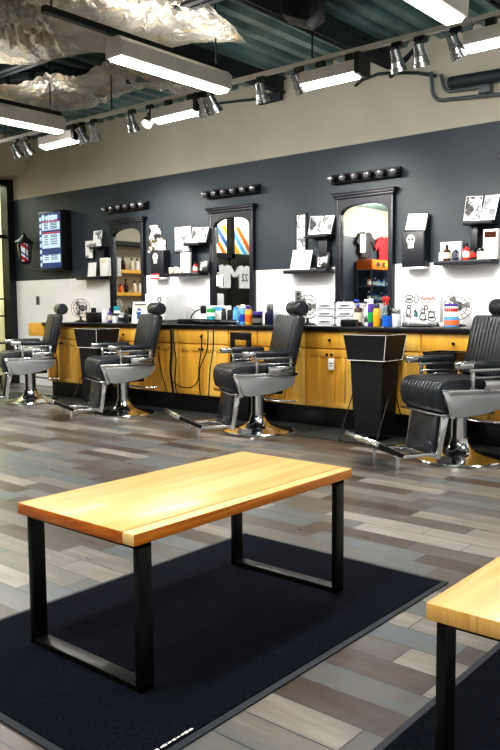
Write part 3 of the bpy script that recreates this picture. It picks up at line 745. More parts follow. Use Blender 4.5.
S3, U3 = shelf_at('black stepped wall shelf left of the mirror reflecting the retail display', (283, 335, 270, 268.5), (304.5, 335, 235, 233), (318, 332))
S4, U4 = shelf_at('black stepped wall shelf at the right edge with bottles', (433.5, 499, 261, 258.5), (462.5, 499, 222, 218), (470.5, 481.5))
def dispenser(label, cx, red=False):
    t = thing('towel_dispenser', label, 'towel dispenser', (cx, YW, 1.40), 0, 'black paper towel dispensers')
    b = MB(); b.m('navy' if False else 'black_wood').b2p((-.112, -.11, .02), (.112, 0, .335), .012, 3); d = b.build('housing', parent=t)
    b = MB(); b.m('white_plastic').b2p((-.105, -.105, .0), (.105, -.01, .02), .003); b.build('towel_slot', parent=t)
    b = MB(); b.m('paper').ell((-.02, -.111, .26), (.042, .0025, .045), 18).b2p((-.047, -.1125, .185), (.007, -.109, .235), .001)
    b.m('black_wood').ell((-.036, -.1135, .262), (.012, .002, .013), 10).ell((-.004, -.1135, .262), (.012, .002, .013), 10)
    for k in range(3): b.b2p((-.042+.016*k, -.1135, .19), (-.038+.016*k, -.1125, .225))
    b.build('white_sticker', parent=d)
    if red:
        b = MB(); b.m('red_ink').b2p((-.105, -.1125, .005), (.045, -.109, .065), .001); b.m('paper').b2p((-.095, -.1135, .02), (.03, -.1125, .048)); b.build('red_label', parent=d)
    return t
dispenser('black paper towel dispenser with white skull sticker under a framed certificate', X(412.7, YW-.11, 250), False)
dispenser('black paper towel dispenser with red label below two photo prints', X(156.5, YW-.11, 262), True)
def flat_frame(name, label, cat, c, w, h, face, frame='frame_black', fw=.012, tilt=0, lean=0, group=None, depth=.018):
    t = thing(name, label, cat, c, 0, group)
    b = MB(); b.m(frame)
    if fw: b.b2p((-w/2, 0, 0), (w/2, depth, h), .002)
    else: b.b2p((-w/2, .001, 0), (w/2, .004, h))
    bd = b.build('backing' if not fw else 'frame', parent=t)
    b = MB(); b.m(face).b2p((-w/2+fw, -.002, fw), (w/2-fw, .0012, h-fw)); pc = b.build('picture', parent=t)
    t.rotation_euler = (math.radians(-lean), math.radians(tilt), 0)
    return t
def frame_at(name, label, cat, px0, px1, py0, py1, y, face, frame='frame_black', fw=.012, tilt=0, lean=0, z=None):
    yc = (py0+py1)/2; x0, x1 = X(px0, y, yc), X(px1, y, yc); zb, zt = Z((px0+px1)/2, py1, y), Z((px0+px1)/2, py0, y)
    if z is not None: zb = z
    return flat_frame(name, label, cat, ((x0+x1)/2, y, zb), x1-x0, zt-zb, face, frame, fw, tilt, lean)
frame_at('framed_certificate', 'white certificate in a thin black frame leaning above the towel dispenser', 'certificate', 404.5, 425.5, 212, 232, YW-.085, 'paper', fw=.008, tilt=4, lean=14, z=1.737)
frame_at('photo_print', 'portrait photo print pinned above another print by the first mirror', 'photo', 149, 161, 225, 239, YW-.012, 'photo_bw', 'paper', 0)
frame_at('photo_print', 'wide colour photo print pinned above the red labelled dispenser', 'photo', 148, 165.5, 238.5, 252, YW-.012, 'photo_col', 'paper', 0)
frame_at('wall_certificate', 'pale certificate in thin black frame on the wall left of the jersey mirror', 'certificate', 174.5, 191.5, 226, 252, YW-.02, 'poster', fw=.008)
frame_at('photo_strip_frame', 'tall narrow black frame with a strip of photos', 'picture frame', 295.5, 306.5, 213, 256, YW-.02, 'poster', fw=.018)
frame_at('leaning_certificate', 'white certificate sheet leaning on the shelf before the tall narrow frame', 'certificate', 290, 309.5, 249.5, 269, YW-.12, 'paper', 'paper', 0, tilt=3, lean=12, z=S3+.002)
frame_at('standing_picture', 'small black framed photo on the shelf left of the retail display mirror', 'picture frame', 315.5, 328.5, 252.5, 267, YW-.10, 'photo_bw', fw=.022, lean=6, z=S3+.002)
frame_at('standing_picture', 'small black framed picture on the shelf by the jersey mirror', 'picture frame', 198.5, 207.5, 260, 272, YW-.11, 'photo_bw', fw=.02, lean=6, z=S2+.002)
frame_at('thin_picture', 'thin black edged picture on the wall left of the first stepped shelf', 'picture frame', 85, 93.5, 240, 259, YW-.02, 'poster', fw=.01)
frame_at('white_card', 'white card standing on the upper plank of the first stepped shelf', 'card', 92.5, 101, 230.5, 246, YW-.09, 'poster', 'paper', 0, lean=6, z=U1+.002)
frame_at('white_card', 'white card standing on the lower plank of the first stepped shelf', 'card', 87.5, 95.5, 262.5, 276, YW-.11, 'paper', 'paper', 0, lean=6, z=S1+.002)
frame_at('taped_notice', 'white notice taped to the jersey mirror glass', 'notice', 216.5, 222.5, 275, 286, YW-.03, 'paper', 'paper', 0)
def magazine(label, x, z, w=.30, h=.22):
    t = thing('open_magazine', label, 'magazine', (x, YW-.105, z), 0, 'open magazines standing on the upper shelves')
    for s, nm in ((-1, 'photo_bw'), (1, 'poster')):
        b = MB(); b.m('paper').b2p((0 if s > 0 else -w/2, 0, 0), (w/2 if s > 0 else 0, .004, h)); b.m(nm).b2p((.004 if s > 0 else -w/2+.004, -.001, .006), (w/2-.004 if s > 0 else -.004, .001, h-.006))
        o = b.build('page', parent=t); o.rotation_euler = (math.radians(-15), math.radians(2.5), math.radians(s*-12))
    return t
magazine('open magazine standing on the upper shelf at the right edge', X(480.5, YW-.1, 208), U4+.002, .275, .215)
magazine('open magazine standing on the upper shelf left of the retail display mirror', X(321, YW-.1, 222), U3+.002, .27, .185)
magazine('open magazine standing on the upper shelf by the jersey mirror', X(199.5, YW-.1, 232), U2+.002, .235, .17)

def carton(name, label, cat, x, y, z, w, d, h, mat='white_plastic', face=None, group=None, rz=0):
    t = thing(name, label, cat, (x, y, z), rz, group)
    b = MB(); b.m(mat).b2p((-w/2, -d/2, 0), (w/2, d/2, h), .004); b.build('box_body', parent=t)
    if face:
        b = MB(); b.m(face).b2p((-w*.4, -d/2-.0015, h*.72), (w*.4, -d/2+.001, h*.92)); b.build('printed_label', parent=t)
    return t
def bottle(name, label, x, y, z, r, h, mat, cap='black_plastic', lab=None, kind='bottle', group=None, cat='bottle'):
    t = thing(name, label, cat, (x, y, z), 0, group)
    b = MB(); b.m(mat)
    if kind == 'bottle': b.lathe([(r*.95, 0), (r, .006), (r, h*.58), (r*.85, h*.66), (r*.38, h*.74), (r*.34, h*.84), (0, h*.84)], n=18)
    elif kind == 'can': b.lathe([(r*.94, 0), (r, .006), (r, h*.76), (r*.8, h*.82), (0, h*.82)], n=18)
    elif kind == 'jar': b.lathe([(r*.95, 0), (r, .005), (r, h*.72), (r*.9, h*.76), (0, h*.76)], n=20)
    elif kind == 'pump': b.lathe([(r*.95, 0), (r, .006), (r, h*.62), (r*.8, h*.68), (r*.35, h*.71), (r*.3, h*.76), (0, h*.76)], n=18)
    b.build('body', parent=t)
    b = MB(); b.m(cap)
    if kind == 'bottle': b.lathe([(r*.42, h*.82), (r*.42, h), (0, h)], n=14)
    elif kind == 'can': b.lathe([(r*.72, h*.8), (r*.74, h*.97), (r*.6, h), (0, h)], n=16)
    elif kind == 'jar': b.lathe([(r*1.03, h*.74), (r*1.03, h*.98), (r, h), (0, h)], n=20)
    elif kind == 'pump': b.lathe([(r*.4, h*.74), (r*.4, h*.82), (r*.14, h*.83), (r*.14, h*.92), (0, h*.92)], n=12).b2p((-r*1.1, -.008, h*.92), (r*.3, .008, h), .003)
    b.build('cap', parent=t)
    if lab:
        b = MB(); b.m(lab).lathe([(r*1.01, h*.15), (r*1.012, h*.16), (r*1.012, h*.5), (r*1.01, h*.51)], n=18); b.build('paper_label', parent=t)
    return t
# ---- items on the shelves
carton('white_carton', 'white carton on the lower plank of the first stepped shelf', 'carton', X(103.5, YW-.125, 266), YW-.095, S1, .145, .06, .225, 'paper', 'paper_cream')
carton('white_carton', 'tall white carton on the shelf by the jersey mirror, behind the red bottle', 'carton', X(184.8, YW-.12, 260), YW-.09, S2, .145, .06, .225, 'paper', 'paper_cream')
for k, (u, h) in enumerate(((171, .065), (176, .07), (180.5, .05))):
    bottle('cream_tin', 'small cream tin on the shelf by the jersey mirror, %s' % ('at the left end', 'in the middle of three', 'beside the white carton')[k], X(u, YW-.135, 268), YW-.13, S2, .028, h, 'paper_cream', 'paper', kind='jar', cat='tin', group='cream tins on the shelf')
bottle('red_bottle', 'small red bottle on the shelf by the jersey mirror', X(195.5, YW-.12, 265), YW-.12, S2, .03, .12, 'red', 'black_plastic', 'label')
carton('white_carton', 'tall white carton with brown label on the right edge shelf', 'carton', X(489.5, YW-.13, 240), YW-.08, S4, .125, .07, .245, 'paper', 'brown_glass')
carton('white_carton', 'low white carton with dark marks behind the bottles on the right edge shelf', 'carton', X(450, YW-.08, 250), YW-.05, S4, .19, .05, .165, 'paper', None)
for u, nm, lb_, r, h, mt, cp, lb2, kd in ((447, 'brown_bottle', 'brown bottle with cream label on the right edge shelf', .032, .135, 'brown_glass', 'black_plastic', 'label', 'bottle'),
    (455.5, 'dark_blue_bottle', 'dark blue bottle standing before the low white carton', .028, .115, 'navy', 'white_plastic', 'magazine', 'bottle'),
    (466.5, 'red_bottle', 'red bottle with black cap on the right edge shelf', .032, .14, 'red', 'black_plastic', 'label', 'bottle'),
    (473.3, 'dark_red_bottle', 'short dark bottle with red label on the right edge shelf', .026, .115, 'black_plastic', 'black_plastic', 'red', 'bottle'),
    (480.5, 'glass_jar', 'small jar with black lid on the right edge shelf', .028, .09, 'paper', 'black_plastic', 'label', 'jar'),
    (441.5, 'white_bottle', 'white bottle at the left end of the right edge shelf', .022, .11, 'white_plastic', 'white_plastic', None, 'bottle')):
    bottle(nm, lb_, X(u, YW-.125, 250), YW-.125, S4, r, h, mt, cp, lb2, kd, cat='jar' if kd == 'jar' else 'bottle')
# ---- menu screen
MYF = YW-.16
t = thing('menu_screen', 'lit price menu screen in a deep black box on the wall by the storefront', 'menu screen', (-8.62, YW, 1.57), 0)
MW, MH = .50, .775
b = MB(); b.m('black_plastic').b2p((-MW/2, -.16, 0), (MW/2, 0, MH), .006); b.build('case', parent=t)
M['scr_blue'] = emis('screen navy', (24, 52, 104), .55); M['scr_white'] = emis('screen white', (196, 224, 250), .62, (150, 160, 170)); M['scr_red'] = emis('screen red', (190, 50, 60), .5); M['scr_ink'] = emis('screen ink', (40, 60, 100), .2)
b = MB(); b.m('scr_blue').b2p((-MW/2+.02, -.163, .03), (MW/2-.02, -.16, MH-.025)); sc = b.build('display', parent=t)
b = MB(); b.m('scr_white'); x0, x1 = -MW/2+.075, MW/2-.03
for (z0, z1) in ((.525, .625), (.29, .475), (.10, .205)): b.b2p((x0, -.165, z0), (x1, -.163, z1), .002)
for k in range(8): b.ell((-MW/2+.045, -.164,   .08+.085*k), (.022, .002, .03), 12)
b.ell((-MW/2+.11, -.164, .692), (.04, .002, .042), 16)
for k, (a, h) in enumerate(((.185, .05), (.235, .06), (.275, .045), (.315, .06), (.36, .05), (.40, .045))): b.ell((-MW/2+a, -.164, .685), (.026, .002, h*.75), 10)
b.m('scr_red').b2p((x0, -.165, .632), (x1, -.163, .642)).b2p((x0, -.165, .484), (x1, -.163, .497))
b.m('scr_ink')
for z in (.605, .585, .56, .54, .45, .43, .40, .37, .34, .19, .165, .14): b.b2p((x0+.05, -.1658, z), (x0+.14, -.165, z+.011)); b.b2p((x0+.19, -.1658, z), (x1-.06, -.165, z+.011))
b.build('menu_panels', parent=sc)
# ---- barber pole lantern
t = thing('barber_pole_lantern', 'small black wall lantern with a red and white barber pole inside', 'wall lantern', (X(24.5, YW-.16, 252), YW-.16, 1.62), 0)
b = MB(); b.m('frame_black').lathe([(.012, .42), (.012, .48), (.02, .45), (.06, .405), (.13, .36), (.14, .345), (.11, .34), (0, .34)], n=8)
b.lathe([(.0, .05), (.05, .06), (.085, .085), (.07, .09), (0, .09)], n=8)
for k in range(8):
    a = 2*PI*(k+.5)/8; b.tube([(.078*math.cos(a), .078*math.sin(a), .085), (.105*math.cos(a), .105*math.sin(a), .345)], .007, 6)
b.build('lantern_frame', parent=t)
b = MB(); b.m('clear').lathe([(.07, .09), (.098, .34)], n=8); b.build('lantern_glass', parent=t)
m, nt, bb = newmat('barber pole stripes'); M['pole'] = m
tc = N(nt, 'ShaderNodeTexCoord'); sx = N(nt, 'ShaderNodeSeparateXYZ'); nt.links.new(tc.outputs['Object'], sx.inputs[0])
ang = math_n(nt, 'DIVIDE', math_n(nt, 'ARCTAN2', sx.outputs[1], sx.outputs[0]), 2*PI)
fr = math_n(nt, 'FRACT', math_n(nt, 'ADD', math_n(nt, 'MULTIPLY', sx.outputs[2], 5.5), ang))
cc = ramp(nt, fr, [(0, (240, 236, 230)), (.4, (200, 30, 40)), (.7, (240, 236, 230)), (.85, (40, 50, 120))], 'CONSTANT')
nt.links.new(cc, bb.inputs['Base Color']); nt.links.new(cc, bb.inputs['Emission Color']); bb.inputs['Emission Strength'].default_value = .35
b = MB(); b.m('pole').lathe([(.045, .09), (.045, .335), (0, .335)], n=20); b.build('striped_pole', parent=t)
b = MB(); b.m('frame_black').tube([(0, 0, .06), (.05, .02, -.01), (.14, .08, -.03), (.2, .14, .0)], .016, 8).box((.2, .15, .02), (.09, .02, .16), .006); b.build('scroll_arm', parent=t)
# ---- outlets
def outlet(label, px, py):
    p = at(px, py, 1, YW); t = thing('wall_outlet', label, 'outlet', (p.x, YW, p.z))
    b = MB(); b.m('grey').b2p((-.04, -.006, -.06), (.04, 0, .06), .003); b.build('cover_plate', parent=t)
    b = MB(); b.m('ink').b2p((-.018, -.008, -.04), (.018, -.005, -.008)).b2p((-.018, -.008, .008), (.018, -.005, .04)); b.build('socket', parent=t)
outlet('grey wall outlet on the white wall above the first chair', 38, 300.5)
outlet('grey wall outlet on the white wall above the third chair headrest', 298.5, 296.5)

# ================================================================== COUNTER ITEMS
CZ = ZT
def towel_warmer(label, x, y, w, d, h, art=0):
    t = thing('towel_warmer', label, 'towel warmer', (x, y, CZ), 0)
    b = MB(); b.m('white_plastic').b2p((-w/2, -d/2, .03), (w/2, d/2, h), .012, 3); b.build('body', parent=t)
    b = MB(); b.m('grey').b2p((-w/2+.02, -d/2+.02, 0), (w/2-.02, d/2-.02, .032)); b.build('base_tray', parent=t)
    b = MB(); b.m('white_plastic').b2p((-w/2+.004, -d/2-.012, .035), (w/2-.004, -d/2, h-.006), .005); dr = b.build('door', parent=t)
    y0 = -d/2-.0135
    b = MB()
    def oval(cx, cz, rx, rz, r=.0035): b.tube([(cx+rx*math.cos(2*PI*k/20), y0, cz+rz*math.sin(2*PI*k/20)) for k in range(20)], r, 5, True)
    def squig(x0, x1, z, a, n, r=.003): b.tube([(x0+(x1-x0)*k/n, y0, z+a*math.sin(k*2.4)*(1 if k % 2 else .4)) for k in range(n+1)], r, 5)
    if art == 1:
        b.m('ink'); oval(-.145, .24, .045, .022); oval(-.145, .20, .045, .014); oval(-.05, .225, .028, .035); oval(-.14, .13, .022, .03); oval(-.14, .09, .03, .03); oval(-.055, .11, .02, .035); oval(.04, .09, .035, .035); oval(.04, .14, .022, .02); oval(.14, .10, .035, .03); oval(.15, .07, .045, .03)
        squig(-.09, -.02, .07, .02, 9); squig(.0, .09, .06, .02, 10)
        b.m('red_ink'); squig(.0, .165, .23, .022, 22); squig(.0, .165, .20, .008, 14, .002); oval(.0, .17, .05, .022)
        b.tube([(-.01, y0, .255), (.175, y0, .255), (.175, y0, .195), (-.01, y0, .195)], .0025, 5, True)
    else:
        b.m('ink'); oval(.08, .26, .03, .03); oval(.08, .26, .02, .02); oval(-.08, .27, .05, .015)
        b.m('red_ink'); squig(-.1, .0, .14, .01, 10)
        b.m('blue_ink'); oval(-.05, .2, .03, .02)
    b.build('drawings', parent=dr)
    b = MB(); b.m('chrome_dull').b2p((-w*.35, -d/2-.03, .045), (w*.2, -d/2-.012, .06), .004); b.build('handle', parent=dr)
    return t
towel_warmer('white towel warmer cabinet with round gauge behind the second chair', X(158, 5.82)-.04, 5.99, .31, .34, .33, 0)
t = thing('drawing_board', 'white board covered with black and red drawings standing on the counter at the right', 'board', (X(421, 5.92), 5.95, CZ), 0)
w, d, h = .345, .07, .30
b = MB(); b.m('white_plastic').b2p((-w/2, -d/2, .035), (w/2, d/2, h), .008, 3); bd = b.build('panel', parent=t)
b = MB(); b.m('chrome_dull').b2p((-w/2+.01, -d/2-.03, 0), (w/2-.03, d/2, .034), .006); b.build('base', parent=t)
b = MB(); y0 = -d/2-.002
def oval(cx, cz, rx, rz, r=.0042): b.tube([(cx+rx*math.cos(2*PI*k/20), y0, cz+rz*math.sin(2*PI*k/20)) for k in range(20)], r, 5, True)
def squig(x0, x1, z, a, n, r=.0036): b.tube([(x0+(x1-x0)*k/n, y0, z+a*math.sin(k*2.4)*(1 if k % 2 else .4)) for k in range(n+1)], r, 5)
b.m('ink'); oval(-.11, .25, .034, .014); oval(-.11, .215, .034, .012); oval(-.042, .232, .02, .03); oval(-.11, .17, .017, .012); oval(-.115, .125, .022, .03); oval(.02, .085, .028, .032); oval(.02, .13, .018, .02); oval(.10, .10, .03, .026); oval(.105, .065, .034, .018); oval(.05, .16, .014, .016)
squig(-.06, -.03, .12, .035, 7); squig(-.065, -.03, .09, .015, 8); squig(-.01, .06, .06, .012, 10); squig(.07, .14, .125, .012, 10); squig(-.14, -.08, .085, .02, 9)
b.m('teal'); squig(-.055, -.035, .10, .03, 6)
b.m('red_ink'); squig(.0, .135, .235, .02, 24); squig(-.04, .05, .175, .012, 12, .002)
b.tube([(-.008, y0, .262), (.145, y0, .262), (.145, y0, .205), (-.008, y0, .205)], .002, 5, True)
b.build('drawings', parent=bd)
t = flat_frame('paper_sign', 'white paper sign with a blue figure leaning on the counter behind the second chair', 'sign', (X(138.5, 5.72), 5.72, CZ), .24, .24, 'paper', 'paper', 0, lean=8)
b = MB(); b.m('blue_ink').ell((-.01, -.004, .13), (.045, .0015, .04), 14).b2p((-.035, -.005, .05), (.015, -.0025, .1)); b.m('paper').ell((-.028, -.006, .135), (.012, .001, .012), 8).ell((.008, -.006, .135), (.012, .001, .012), 8)
b.m('ink').b2p((-.09, -.005, .2), (.09, -.0025, .215)); b.m('paper_cream').b2p((-.1, -.0035, .17), (.1, -.0025, .195)); b.build('printed_figure', parent=t)
def drawer_tower(label, x, dark=False):
    t = thing('drawer_organizer', label, 'drawer organizer', (x, 5.93, CZ), 0, 'white plastic drawer organizers')
    w, d, h = .195, .20, .215
    b = MB(); b.m('white_plastic').b2p((-w/2, -d/2, 0), (w/2, d/2, .01)).b2p((-w/2, -d/2, h-.012), (w/2, d/2, h)).b2p((-w/2, -d/2, 0), (-w/2+.01, d/2, h)).b2p((w/2-.01, -d/2, 0), (w/2, d/2, h)).b2p((-w/2, d/2-.01, 0), (w/2, d/2, h))
    for k in (1, 2): b.b2p((-w/2, -d/2, h*k/3-.005), (w/2, d/2, h*k/3+.005))
    b.build('frame', parent=t)
    for k in range(3):
        z0 = .012+h*k/3; b = MB(); b.m('frosted').b2p((-w/2+.014, -d/2-.006, z0), (w/2-.014, d/2-.02, z0+h/3-.022), .006); o = b.build('drawer', parent=t)
        b = MB(); b.m('white_plastic').b2p((-.05, -d/2-.02, z0+.03), (.05, -d/2-.005, z0+.042), .003); b.build('pull', parent=o)
    return t
drawer_tower('white plastic three drawer organizer next to the small fan', X(325, 5.83))
drawer_tower('white plastic three drawer organizer behind the black clipper case, by the brown pump bottle', X(345, 5.83), True)
carton('clipper_case', 'black clipper case before the right drawer organizer', 'case', X(349, 5.73), 5.74, CZ, .13, .09, .06, 'black_plastic')
def fan(label, x, y, r=.115):
    t = thing('desk_fan', label, 'fan', (x, y, CZ), math.radians(20), 'small wire desk fans on the counter')
    c = Vector((0, 0, r+.055))
    b = MB(); b.m('black_plastic').lathe([(.07, 0), (.07, .012), (.03, .022), (.014, .03), (.012, r*.6), (0, r*.6)], n=20); b.build('stand', parent=t)
    b = MB(); b.m('chrome_dull')
    for y_, s in ((-.035, 1), (.03, 1)):
        for q in (1, .66, .33): b.tube([c+Vector((r*q*math.cos(2*PI*k/28), y_*(1.2-.3*q), r*q*math.sin(2*PI*k/28))) for k in range(28)], .0028, 5, True)
        for k in range(16): b.tube([c+Vector((0, y_*1.2, 0)), c+Vector((r*math.cos(2*PI*k/16), y_*.9, r*math.sin(2*PI*k/16)))], .0016, 4)
    b.build('cage', parent=t)
    b = MB(); b.m('grey').lathe([(.0, -.02), (.02, -.018), (.02, .01), (0, .01)], c, 12, rot('X', 90))
    for k in range(3):
        a = 2*PI*k/3; d = Vector((math.cos(a), 0, math.sin(a))); e = Vector((-math.sin(a), 0, math.cos(a)))
        b.quad(c+d*.015+e*.012, c+d*r*.82+e*.04+Vector((0, .012, 0)), c+d*r*.86-e*.02, c+d*.015-e*.012)
    b.build('blades', parent=t)
    b = MB(); b.m('black_plastic').cyl(c+Vector((0, .03, 0)), c+Vector((0, .10, 0)), .035, .028, 14); b.build('motor', parent=t)
    return t
f0 = fan('small wire desk fan on the counter behind the third chair headrest', X(307.5, 6.05), 6.05)
dup(f0, (X(458, 6.12), 6.12, CZ), 'small wire desk fan on the counter behind the stacked jars')
dup(f0, (X(80.5, 6.0), 6.0, CZ), 'small wire desk fan on the counter left of the first mirror')
def spray(label, x, y, body, head, h=.25):
    t = thing('spray_bottle', label, 'spray bottle', (x, y, CZ))
    r = .042
    b = MB(); b.m(body).lathe([(r*.95, 0), (r, .006), (r, h*.36), (0, h*.36)], n=18); b.build('liquid', parent=t)
    b = MB(); b.m('clear').lathe([(r, h*.36), (r, h*.5), (r*.75, h*.62), (r*.35, h*.74), (0, h*.74)], n=18); b.build('clear_neck', parent=t)
    b = MB(); b.m(head).cyl((0, 0, h*.72), (0, 0, h*.88), .013).b2p((-.042, -.010, h*.87), (.02, .010, h), .005).b2p((-.035, -.006, h*.7), (-.022, .006, h*.85), .003); b.build('trigger_head', parent=t)
    return t
Y1 = 5.82
spray('spray bottle of blue liquid with a red trigger', X(387, Y1), Y1, 'liquid_blue', 'red', .255)
bottle('brown_pump_bottle', 'brown bottle with cream label and blue pump top', X(358, Y1), Y1, CZ, .036, .235, 'brown_glass', 'blue', 'label', 'pump')
bottle('white_bottle', 'tall white bottle beside the brown pump bottle', X(364.5, Y1), Y1+.05, CZ, .028, .235, 'white_plastic', 'white_plastic', 'magazine', 'pump')
bottle('aerosol_can', 'dark green and purple aerosol can with white cap', X(371, Y1), Y1, CZ, .028, .24, 'purple', 'white_plastic', 'green', 'can', cat='can')
bottle('yellow_can', 'amber yellow can with dark cap beside the blue spray bottle', X(378, Y1), Y1-.02, CZ, .031, .19, 'yellow', 'navy', 'yellow', 'can', cat='can')
bottle('sanitizer_jar', 'clear jar with steel lid left of the drawn-on towel warmer', X(396.5, 5.86), 5.86, CZ, .04, .15, 'frosted', 'chrome_dull', None, 'jar', cat='jar')
xj = X(452.5, 5.9)
bottle('product_jar', 'jar with blue base and orange band at the bottom of the stack', xj, 5.88, CZ, .06, .115, 'light_blue', 'white_plastic', 'orange', 'jar', cat='jar', group='stacked product jars')
bottle('product_jar', 'jar with purple lid on top of the orange banded jar', xj, 5.88, CZ+.115, .055, .075, 'white_plastic', 'purple', 'red', 'jar', cat='jar', group='stacked product jars')
carton('white_appliance', 'white boxy appliance behind the right chair headrest', 'appliance', -2.50, 6.05, CZ, .28, .28, .20, 'white_plastic')
t = thing('curling_handle', 'black handled hair tool lying on the counter before the drawn-on towel warmer', 'hair tool', (-3.02, 5.70, CZ), .1)
b = MB(); b.m('black_plastic').tube([(-.1, 0, .014), (.04, 0, .014), (.12, .01, .014)], .012, 8); b.build('handle', parent=t)
# station two
bottle('light_blue_can', 'light blue can pair member on the left, near the clippers', X(236, Y1), Y1, CZ, .032, .175, 'light_blue', 'light_blue', None, 'can', cat='can')
bottle('light_blue_can', 'light blue can with white lid next to the yellow can, before the jersey mirror', X(241, Y1), Y1+.03, CZ, .03, .20, 'light_blue', 'white_plastic', 'blue', 'can', cat='can')
bottle('yellow_can', 'orange-yellow can with purple cap before the jersey mirror', X(248.5, Y1), Y1, CZ, .036, .185, 'yellow', 'purple', 'orange', 'can', cat='can')
bottle('black_jar', 'wide black jar with dark lid right of the yellow can', X(257.5, Y1), Y1, CZ, .05, .13, 'black_plastic', 'purple', 'grey', 'jar', cat='jar')
bottle('black_bottle', 'short black bottle behind the wide black jar', X(262, Y1), Y1+.09, CZ, .03, .17, 'black_plastic', 'black_plastic', None)
bottle('comb_jar', 'tall dark comb disinfectant jar with blue-black liquid', X(269, Y1), Y1+.02, CZ, .03, .20, 'navy', 'chrome_dull', None, 'jar', cat='jar')
bottle('grey_bottle', 'slim grey bottle left of the comb jar', X(265, Y1), Y1+.1, CZ, .02, .19, 'grey', 'grey', None)
bottle('green_topped_jar', 'white jar with a bright green lid left of the jersey mirror', X(211, 5.95), 5.95, CZ, .045, .16, 'white_plastic', 'green', 'teal', 'jar', cat='jar')
carton('tissue_box', 'white and pale blue tissue box in front of the jersey mirror', 'tissue box', X(222, 6.1), 6.08, CZ, .22, .1, .19, 'paper', 'light_blue')
carton('clipper_tray', 'long black clipper tray on the counter left of the jersey mirror', 'tray', X(193, 5.85), 5.86, CZ, .34, .16, .05, 'black_plastic')
def clipper(label, x, y, rz):
    t = thing('hair_clipper', label, 'hair clipper', (x, y, CZ+.002), rz, 'hair clippers on the counter')
    b = MB(); b.m('black_plastic').loft([[(a, w*math.cos(2*PI*k/10), .025+.024*math.sin(2*PI*k/10)) for k in range(10)] for a, w in ((-.09, .018), (-.05, .026), (.03, .028), (.07, .034))]); b.build('body', parent=t)
    b = MB(); b.m('chrome_dull').b2p((.068, -.03, .012), (.095, .03, .034), .003); b.build('blade', parent=t); return t
for k, (u, y, a, w) in enumerate(((203, 5.70, .5, 'leftmost of the heap by the jersey mirror'), (209, 5.68, .9, 'second from the left in the heap by the jersey mirror'), (216, 5.72, .3, 'third from the left in the heap by the jersey mirror'), (222, 5.68, 1.2, 'fourth from the left in the heap by the jersey mirror'), (229, 5.70, .7, 'rightmost of the heap, beside the light blue can'))):
    clipper('black hair clipper, '+w, X(u, y), y, a)
def holder(label, x, y, pts, kn):
    t = thing('flexible_holder', label, 'flexible holder', (x, y, CZ), 0)
    b = MB(); b.m('black_plastic').lathe([(.045, 0), (.045, .012), (.012, .018), (0, .018)], n=16); b.build('base', parent=t)
    b = MB(); b.m('black_plastic').tube(pts, .007, 8); b.build('gooseneck', parent=t)
    b = MB(); b.m('black_plastic').box(kn, (.06, .045, .09), .012); b.build('clip_head', parent=t)
holder('black gooseneck phone holder right of the gauge towel warmer', X(190, 5.98), 5.98, [(0, 0, .01), (.02, 0, .08), (.08, 0, .13), (.15, 0, .15), (.19, 0, .17)], (.2, 0, .15))
holder('black gooseneck holder on the counter right of the first fan', X(91, 6.0), 6.0, [(0, 0, .01), (0, 0, .1), (.02, 0, .16), (.05, 0, .15)], (.05, 0, .13))
clip = X(232, 5.9)
bottle('clear_figurine_jar', 'small clear jar beside the third chair headrest', X(276, 6.0), 6.0, CZ, .035, .12, 'frosted', 'frosted', None, 'jar', cat='jar')
for k, (u, h) in enumerate(((225, .18), (231, .2))):
    clip = bottle('black_spray_can', 'black spray can behind the clipper heap, %s' % ('left one', 'right one')[k], X(u, 5.95), 5.93, CZ, .026, h-.02, 'black_plastic', 'white_plastic' if k else 'black_plastic', None, 'can', cat='can')
# station one
carton('black_box', 'low black box on the counter left of the first mirror', 'box', X(93.5, 5.9), 5.92, CZ, .2, .12, .12, 'black_plastic')
bottle('white_can', 'white can beside the low black box under the first mirror', X(104.5, 5.9), 5.9, CZ, .035, .16, 'white_plastic', 'white_plastic', None, 'can', cat='can')
bottle('purple_bottle', 'purple bottle under the first mirror', X(110, 5.88), 5.88, CZ, .028, .17, 'purple', 'purple', 'label')
bottle('white_jar', 'white jar with black lid under the first mirror', X(115, 5.86), 5.86, CZ, .035, .11, 'white_plastic', 'black_plastic', None, 'jar', cat='jar')
bottle('teal_jar', 'teal lidded jar close to the first mirror glass', X(117, 6.1), 6.1, CZ, .04, .19, 'white_plastic', 'teal', None, 'jar', cat='jar')
bottle('silver_jar', 'silver jar with dark label under the first mirror', X(120.5, 5.86), 5.86, CZ, .033, .12, 'chrome_dull', 'chrome_dull', 'ink', 'jar', cat='jar')
bottle('black_bottle', 'black bottle left of the paper sign', X(126, 5.82), 5.82, CZ, .026, .15, 'black_plastic', 'black_plastic', None)
# paper tag on knob
p = at(331, 364, 1, YF-.03)
t = thing('paper_tag', 'white paper tag hanging from the cabinet door knobs', 'tag', (p.x, YF-.029, p.z))
b = MB(); b.m('paper').b2p((-.03, 0, -.05), (.03, .003, .05), .001); b.build('card', parent=t)
b = MB(); b.m('ink').b2p((-.018, -.001, .0), (.018, 0, .008)).b2p((-.018, -.001, -.02), (.012, 0, -.013)).tube([(0, .001, .05), (0, .004, .075), (0, .006, .09)], .002, 5); b.build('string', parent=t)

